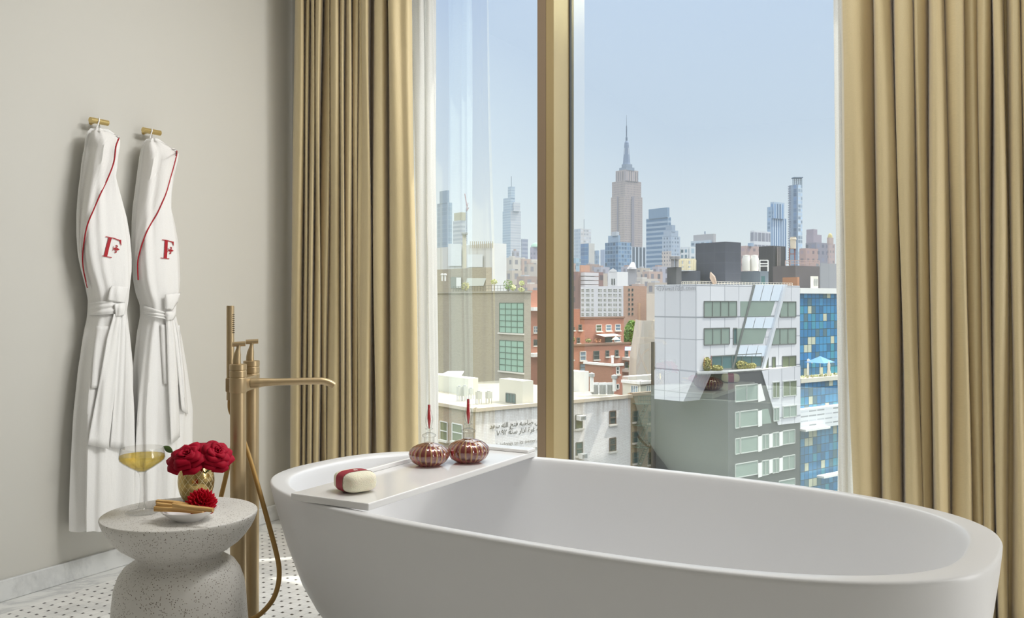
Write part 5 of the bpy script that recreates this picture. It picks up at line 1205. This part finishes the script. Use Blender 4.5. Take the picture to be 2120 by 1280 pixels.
# ---------------------------------------------------------------- skyline
def fm_(n, wall, win, cw, ch, fw, fh, hz, **k): return facade(n, wall, win, cw, ch, fw, fh, hz, **k)
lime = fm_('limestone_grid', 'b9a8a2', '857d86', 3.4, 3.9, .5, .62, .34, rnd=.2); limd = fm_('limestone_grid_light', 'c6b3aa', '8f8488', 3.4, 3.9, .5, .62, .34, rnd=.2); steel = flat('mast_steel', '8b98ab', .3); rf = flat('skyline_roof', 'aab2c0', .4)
e1 = Box(1265, 1293, 1330, 1500, 405.5); ES = thing('art_deco_skyscraper', 'tall limestone skyscraper with stepped crown and needle spire, highest on the skyline', 'skyscraper', e1.base())
zb = lambda py, Z: EYE - (py - HY) / F * Z
for x0, x1, y0, y1 in ((1306.5, 1312.5, 376, 520), (1278, 1281, 376, 520)): f_ = 'R' if x0 > 1293 else 'L'; M().quad(*[e1.fpt(f_, x, y, 1.0) for x, y in ((x0, y1), (x1, y1), (x1, y0 + 31), (x0, y0 + 31))]).build('shaft_recess', flat('recess_shade_mauve', '8f8792', .34), ES, smooth=False)  # flat strips, the recess's shade is put into their colour
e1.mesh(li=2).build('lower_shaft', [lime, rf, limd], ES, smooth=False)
for nm, l, c, r, py, pyb, mt in (('upper_shaft', 1267, 1294, 1327.5, 373.5, 406, lime), ('crown_tier', 1274.5, 1296, 1321.5, 351, 374, fm_('crown_fluting', 'b9a9a6', '8a8590', 5, 40, .4, .9, .34)), ('crown_step', 1282, 1297, 1313.5, 345.5, 352, steel), ('crown_step', 1287, 1297, 1309, 339, 346, steel)):
    q = Box(l, c, r, 1502, py, zb(pyb, 1502)); q.mesh().build(nm, [mt, rf], ES, smooth=False)
c0 = P(1297.2, HY, 1530); c0.z = 0; k_ = 1530 / F; zz = lambda py: zb(py, 1530)
M().lathe([(9.8 * k_, zz(345)), (8 * k_, zz(338)), (6.4 * k_, zz(318)), (5.2 * k_, zz(300)), (4.7 * k_, zz(298.5)), (4.6 * k_, zz(296)), (3.2 * k_, zz(293)), (2.3 * k_, zz(292))], c0, 8).build('mast', flat('mast_blue', '7f8ea8', .3), ES, smooth=False)
M().lathe([(2.2 * k_, zz(293)), (2.2 * k_, zz(285)), (1.3 * k_, zz(283)), (1.2 * k_, zz(262)), (.5 * k_, zz(259)), (.25 * k_, zz(238))], c0, 10).build('spire', flat('spire_grey', '6f7d92', .25), ES, smooth=False)
for a in range(4):
    d = (A_ if a % 2 else B_) * (1 if a < 2 else -1); m = M(); m.obox(c0 + d * 5.2 * k_ + UP * (zz(322)), d * .9 * k_, d.cross(UP) * 1.2 * k_, UP * (15 * k_)); m.build('mast_wing', flat('mast_wing_pale', 'b9c3d2', .3), ES, smooth=False)
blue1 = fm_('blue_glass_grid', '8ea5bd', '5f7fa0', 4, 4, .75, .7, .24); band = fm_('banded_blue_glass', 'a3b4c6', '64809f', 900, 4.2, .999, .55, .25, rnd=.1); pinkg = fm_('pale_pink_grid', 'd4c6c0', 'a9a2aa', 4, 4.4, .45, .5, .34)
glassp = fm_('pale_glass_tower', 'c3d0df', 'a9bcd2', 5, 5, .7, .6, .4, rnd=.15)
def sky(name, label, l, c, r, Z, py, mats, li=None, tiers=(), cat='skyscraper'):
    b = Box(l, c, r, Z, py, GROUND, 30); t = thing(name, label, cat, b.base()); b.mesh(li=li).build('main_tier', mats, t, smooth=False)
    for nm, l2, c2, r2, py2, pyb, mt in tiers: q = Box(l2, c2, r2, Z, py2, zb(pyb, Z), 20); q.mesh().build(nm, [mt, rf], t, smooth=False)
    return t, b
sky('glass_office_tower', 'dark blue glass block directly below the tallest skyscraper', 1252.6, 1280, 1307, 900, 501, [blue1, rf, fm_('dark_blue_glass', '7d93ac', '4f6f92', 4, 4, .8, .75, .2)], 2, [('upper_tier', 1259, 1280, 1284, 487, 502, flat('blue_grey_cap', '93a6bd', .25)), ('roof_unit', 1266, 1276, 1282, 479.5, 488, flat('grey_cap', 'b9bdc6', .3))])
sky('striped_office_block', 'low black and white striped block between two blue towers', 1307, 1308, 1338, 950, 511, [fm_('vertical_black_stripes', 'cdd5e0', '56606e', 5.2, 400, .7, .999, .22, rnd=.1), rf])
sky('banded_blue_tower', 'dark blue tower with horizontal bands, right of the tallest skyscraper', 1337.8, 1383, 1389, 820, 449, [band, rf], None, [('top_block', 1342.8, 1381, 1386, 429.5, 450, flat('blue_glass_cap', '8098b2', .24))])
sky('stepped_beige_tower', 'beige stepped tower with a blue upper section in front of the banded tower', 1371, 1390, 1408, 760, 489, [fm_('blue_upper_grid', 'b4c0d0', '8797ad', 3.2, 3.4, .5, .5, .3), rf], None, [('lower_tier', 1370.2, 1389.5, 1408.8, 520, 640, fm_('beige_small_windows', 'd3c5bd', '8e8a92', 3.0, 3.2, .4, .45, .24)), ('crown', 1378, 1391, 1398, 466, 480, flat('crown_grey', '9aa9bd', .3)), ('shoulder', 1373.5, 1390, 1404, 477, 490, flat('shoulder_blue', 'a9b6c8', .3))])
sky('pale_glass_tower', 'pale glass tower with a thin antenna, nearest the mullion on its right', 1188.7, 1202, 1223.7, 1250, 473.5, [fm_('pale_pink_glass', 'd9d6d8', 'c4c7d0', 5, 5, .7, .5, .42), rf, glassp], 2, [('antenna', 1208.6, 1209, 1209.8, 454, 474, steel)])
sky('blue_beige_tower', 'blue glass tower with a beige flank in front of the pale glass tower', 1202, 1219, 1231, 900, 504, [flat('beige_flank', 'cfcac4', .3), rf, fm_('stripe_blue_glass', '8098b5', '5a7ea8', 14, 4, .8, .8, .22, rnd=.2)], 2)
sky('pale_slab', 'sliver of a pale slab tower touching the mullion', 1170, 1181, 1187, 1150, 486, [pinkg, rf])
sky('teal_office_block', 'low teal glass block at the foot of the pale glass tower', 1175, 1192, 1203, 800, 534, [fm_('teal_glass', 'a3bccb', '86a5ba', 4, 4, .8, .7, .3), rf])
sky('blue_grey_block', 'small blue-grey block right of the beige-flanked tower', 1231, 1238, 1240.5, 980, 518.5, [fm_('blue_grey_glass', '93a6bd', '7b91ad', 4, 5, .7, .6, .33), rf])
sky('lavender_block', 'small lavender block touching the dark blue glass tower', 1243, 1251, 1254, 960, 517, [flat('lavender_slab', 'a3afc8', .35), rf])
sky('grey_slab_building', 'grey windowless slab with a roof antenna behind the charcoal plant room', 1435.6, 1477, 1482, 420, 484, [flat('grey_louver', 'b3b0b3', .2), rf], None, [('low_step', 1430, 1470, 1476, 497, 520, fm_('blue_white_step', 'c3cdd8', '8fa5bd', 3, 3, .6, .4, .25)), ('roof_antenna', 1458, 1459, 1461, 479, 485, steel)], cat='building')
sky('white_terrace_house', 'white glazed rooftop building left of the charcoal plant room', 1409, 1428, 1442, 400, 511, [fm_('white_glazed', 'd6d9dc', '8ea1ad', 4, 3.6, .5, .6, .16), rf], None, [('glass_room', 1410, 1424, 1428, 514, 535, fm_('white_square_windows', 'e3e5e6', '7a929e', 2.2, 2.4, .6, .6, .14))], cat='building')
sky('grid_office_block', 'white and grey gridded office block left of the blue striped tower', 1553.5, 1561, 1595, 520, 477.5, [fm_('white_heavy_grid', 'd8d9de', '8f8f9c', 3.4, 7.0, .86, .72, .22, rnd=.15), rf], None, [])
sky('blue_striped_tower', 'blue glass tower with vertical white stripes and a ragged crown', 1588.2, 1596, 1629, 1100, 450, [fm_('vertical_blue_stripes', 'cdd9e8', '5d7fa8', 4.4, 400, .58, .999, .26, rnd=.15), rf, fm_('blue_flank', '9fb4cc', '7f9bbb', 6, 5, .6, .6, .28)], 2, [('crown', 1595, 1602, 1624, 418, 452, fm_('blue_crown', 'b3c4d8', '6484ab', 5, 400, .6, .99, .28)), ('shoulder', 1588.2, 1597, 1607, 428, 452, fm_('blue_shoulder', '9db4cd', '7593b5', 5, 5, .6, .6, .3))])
slim, b = sky('slender_tower', 'very slender blue and grey tower topped by an open steel frame', 1634, 1652, 1661, 1150, 382, [fm_('slim_glass', 'c9d4e0', 'a5bbd3', 6, 5, .8, .7, .3), rf, fm_('slim_blue_stripes', '93a3b8', '6780a3', 9, 5, .5, .9, .24)], 2, [])
m = M(); Zs = 1155
for x in (1641.5, 1645, 1649, 1653, 1657, 1660): m.bar(P(x, 384, Zs), P(x, 369, Zs), .35)
for y in (369, 373, 377, 381): m.bar(P(1641, y, Zs), P(1660.5, y, Zs), .35)
m.obox(P(1650.5, 368.5, Zs), RT * 6, FW * 5, UP * .6); m.build('open_frame', flat('frame_blue_grey', '6f8196', .25), slim, smooth=False)
m = M()
for k in range(44): m.obox(P(1634.5, 386 + k * 3.6, Zs - 8), RT * 1.4, FW * 2, UP * .5)
m.build('hoist_platforms', flat('hoist_grey', '8d93a5', .25), slim, smooth=False)
sky('brown_office_tower', 'purple-brown office block right of the slender tower', 1669, 1684, 1701, 800, 485.5, [flat('purple_brown', 'a898a5', .3), rf], None, [('upper_step', 1669.5, 1684, 1692, 474.5, 486, flat('purple_brown_top', 'a595a2', .3))])
gt, b = sky('gold_crowned_tower', 'pink brick tower with a small golden dome, beside the linen sheer', 1711, 1717, 1729, 700, 505, [fm_('pink_brick_grid', 'c0a5a0', '9a8a90', 3.5, 4, .5, .5, .3), rf], None, [('upper_tier', 1712, 1717, 1725.6, 492, 506, flat('pink_top', 'bfa49c', .3))])
gp = b.C + A_ * 4 + B_ * 2; M().lathe([(1.9, 0), (1.7, 2.0), (1.0, 3.4), (.0001, 4.0)], Vector((gp.x, gp.y, zb(492.5, 700))), 10).build('golden_dome', flat('gold_dome', 'c3b37c', .2), gt)
sky('pink_brick_block', 'low pink brick block under the slender tower', 1655, 1668, 1694, 420, 514, [fm_('pink_rows', 'b5958f', '8f7a80', 4, 3.6, .4, .4, .22), rf], cat='building')
sky('brown_brick_block', 'brown block with a planted roof below the purple-brown tower', 1668, 1690, 1713, 480, 502, [fm_('brown_rows', '8f8a98', '77788c', 4, 3.6, .5, .5, .24), rf], cat='building')
sky('pink_setback_block', 'pinkish set-back block between the two charcoal rooftop boxes', 1526, 1545, 1573, 430, 509, [fm_('pink_setback', 'c0a49e', '9b878c', 4, 3.6, .45, .4, .2), rf], None, [('upper_step', 1548, 1554, 1560, 503, 510, flat('blue_tank', '97a9c0', .2))], cat='building')
# left pane skyline
tg, b = sky('shouldered_glass_tower', 'grey-blue glass tower with a shouldered top, nearest the left sheer', 905, 926, 936, 1250, 419, [fm_('grey_blue_glass', 'a3b4c3', '8ea2b5', 16, 6, .8, .8, .34, rnd=.1), rf], None, [('upper_tier', 910, 925, 930, 394, 420, flat('grey_blue_top', '94a8bb', .34))])
cf, b = sky('unfinished_tower', 'unfinished concrete tower with a yellow top, beside the crane', 938, 954, 963.5, 900, 456, [fm_('open_floors', 'c3c4c8', '9ba0aa', 30, 4.2, .99, .5, .36, rnd=.1), rf], None, [('yellow_formwork', 940, 955, 964, 439.5, 456, flat('yellow_formwork', 'b3a98a', .3))])
cr = thing('tower_crane', 'thin tower crane rising beside the unfinished tower', 'crane', P(966, 505, 880)); m = M()
for x in (965, 967): m.bar(P(x, 505, 880), P(x, 432, 880), .22)
for k in range(18): m.bar(P(965, 500 - 4 * k, 880), P(967, 496 - 4 * k, 880), .16)
m.build('mast', flat('crane_grey', 'a5abb8', .25), cr, smooth=False)
m = M(); m.bar(P(968, 436, 880), P(962.3, 401, 880), .35); m.bar(P(966, 436, 880), P(969, 420, 880), .25); m.bar(P(966, 437, 880), P(970.5, 430, 880), .4); m.build('jib', flat('crane_red', 'b58c93', .25), cr, smooth=False)
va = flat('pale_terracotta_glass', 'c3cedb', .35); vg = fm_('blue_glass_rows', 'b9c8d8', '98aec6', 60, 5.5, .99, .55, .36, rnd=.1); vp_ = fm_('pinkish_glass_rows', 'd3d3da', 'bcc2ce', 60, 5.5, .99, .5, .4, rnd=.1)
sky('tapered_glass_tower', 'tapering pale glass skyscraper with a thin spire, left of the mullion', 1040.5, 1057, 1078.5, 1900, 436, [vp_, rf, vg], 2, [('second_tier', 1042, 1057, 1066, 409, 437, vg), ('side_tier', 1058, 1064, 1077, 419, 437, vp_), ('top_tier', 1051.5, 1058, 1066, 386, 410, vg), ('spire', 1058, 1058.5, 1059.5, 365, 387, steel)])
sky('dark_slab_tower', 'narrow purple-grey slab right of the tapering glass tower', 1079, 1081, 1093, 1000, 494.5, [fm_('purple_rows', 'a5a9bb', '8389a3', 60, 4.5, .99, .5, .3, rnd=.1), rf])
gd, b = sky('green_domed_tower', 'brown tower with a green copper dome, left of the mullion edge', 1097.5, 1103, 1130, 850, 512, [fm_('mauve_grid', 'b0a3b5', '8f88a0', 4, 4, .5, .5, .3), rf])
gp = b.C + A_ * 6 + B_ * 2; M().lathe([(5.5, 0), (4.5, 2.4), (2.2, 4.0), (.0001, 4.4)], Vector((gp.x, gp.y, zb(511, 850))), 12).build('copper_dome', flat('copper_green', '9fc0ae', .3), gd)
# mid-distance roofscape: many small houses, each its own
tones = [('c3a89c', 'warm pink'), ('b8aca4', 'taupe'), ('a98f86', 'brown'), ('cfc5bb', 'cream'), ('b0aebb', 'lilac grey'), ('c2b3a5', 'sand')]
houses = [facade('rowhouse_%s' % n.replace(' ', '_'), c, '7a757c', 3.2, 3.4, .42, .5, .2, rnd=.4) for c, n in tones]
HSP = [  # left, corner, right, Z, top, tone, what it is near
    (1045, 1062, 1078, 330, 533, 3, 'under the tapering glass tower'), (1060, 1066, 1075, 420, 519, 4, 'with a plain penthouse, left of the dark slab'), (1074, 1082, 1100, 390, 536, 0, 'beside the purple-grey slab'), (1086, 1094, 1130, 310, 547, 1, 'below the green copper dome'),
    (1048, 1060, 1080, 260, 560, 5, 'behind the roof garden topiaries'), (1070, 1086, 1120, 240, 572, 2, 'right of the roof garden topiaries'), (1086, 1097, 1130, 210, 588, 0, 'above the red brick slice by the mullion'), (1098, 1101, 1140, 350, 540, 3, 'at the mullion edge under the copper dome'),
    (1160, 1175, 1192, 380, 545, 0, 'touching the mullion under the teal block'), (1213, 1222, 1241, 360, 547, 2, 'behind the dark brick tower'), (1230, 1244, 1262, 340, 553, 4, 'between the dark tower and the white loft'), (1225, 1238, 1258, 290, 566, 5, 'just left of the white loft'),
    (1286, 1298, 1318, 400, 552, 4, 'right of the stepped gable loft'), (1296, 1310, 1332, 330, 563, 1, 'behind the brown flank'), (1318, 1328, 1346, 370, 555, 5, 'under the striped block'), (1330, 1344, 1372, 310, 562, 0, 'under the banded blue tower'), (1350, 1362, 1390, 340, 552, 4, 'under the beige tower'), (1300, 1330, 1362, 260, 577, 3, 'with a wide front above the beige gable'), (1340, 1356, 1388, 240, 585, 5, 'left of the small charcoal plant room'), (1308, 1322, 1334, 245, 588, 0, 'low above the brown flank roof')]
for l, c, r, Z, py, k, near in HSP:
    sky('rowhouse', '%s distant rowhouse %s' % (tones[k][1], near), l, c, r, Z, py, [houses[k], roof_far], cat='house', tiers=[('stair_head', lerp(l, c, .5), c, lerp(c, r, .3), py - 3, py, flat('stair_head_%d' % int(l * 7 + py), ('d5cdc6', 'b59a90', 'bcbcc2')[k % 3], .2))])
sg = thing('sloped_studio', 'grey studio with a bright sloping white skylight above the white loft', 'house', P(1306, 562, 250)); m = M(); m.quad(P(1304, 553, 247), P(1316, 553, 247), P(1313, 543, 251), P(1308, 543, 251)); m.build('white_slope', flat('white_slope', 'ece6e0', .1), sg, smooth=False)
m = M(); m.quad(P(1298, 557, 250), P(1318, 557, 250), P(1312, 543, 252), P(1307, 543, 252)); m.add([P(1298, 557, 251), P(1318, 557, 251), P(1318, 590, 251), P(1298, 590, 251)], [(0, 3, 2, 1)]); m.build('grey_walls', flat('grey_studio', 'b3b0b4', .15), sg, smooth=False)
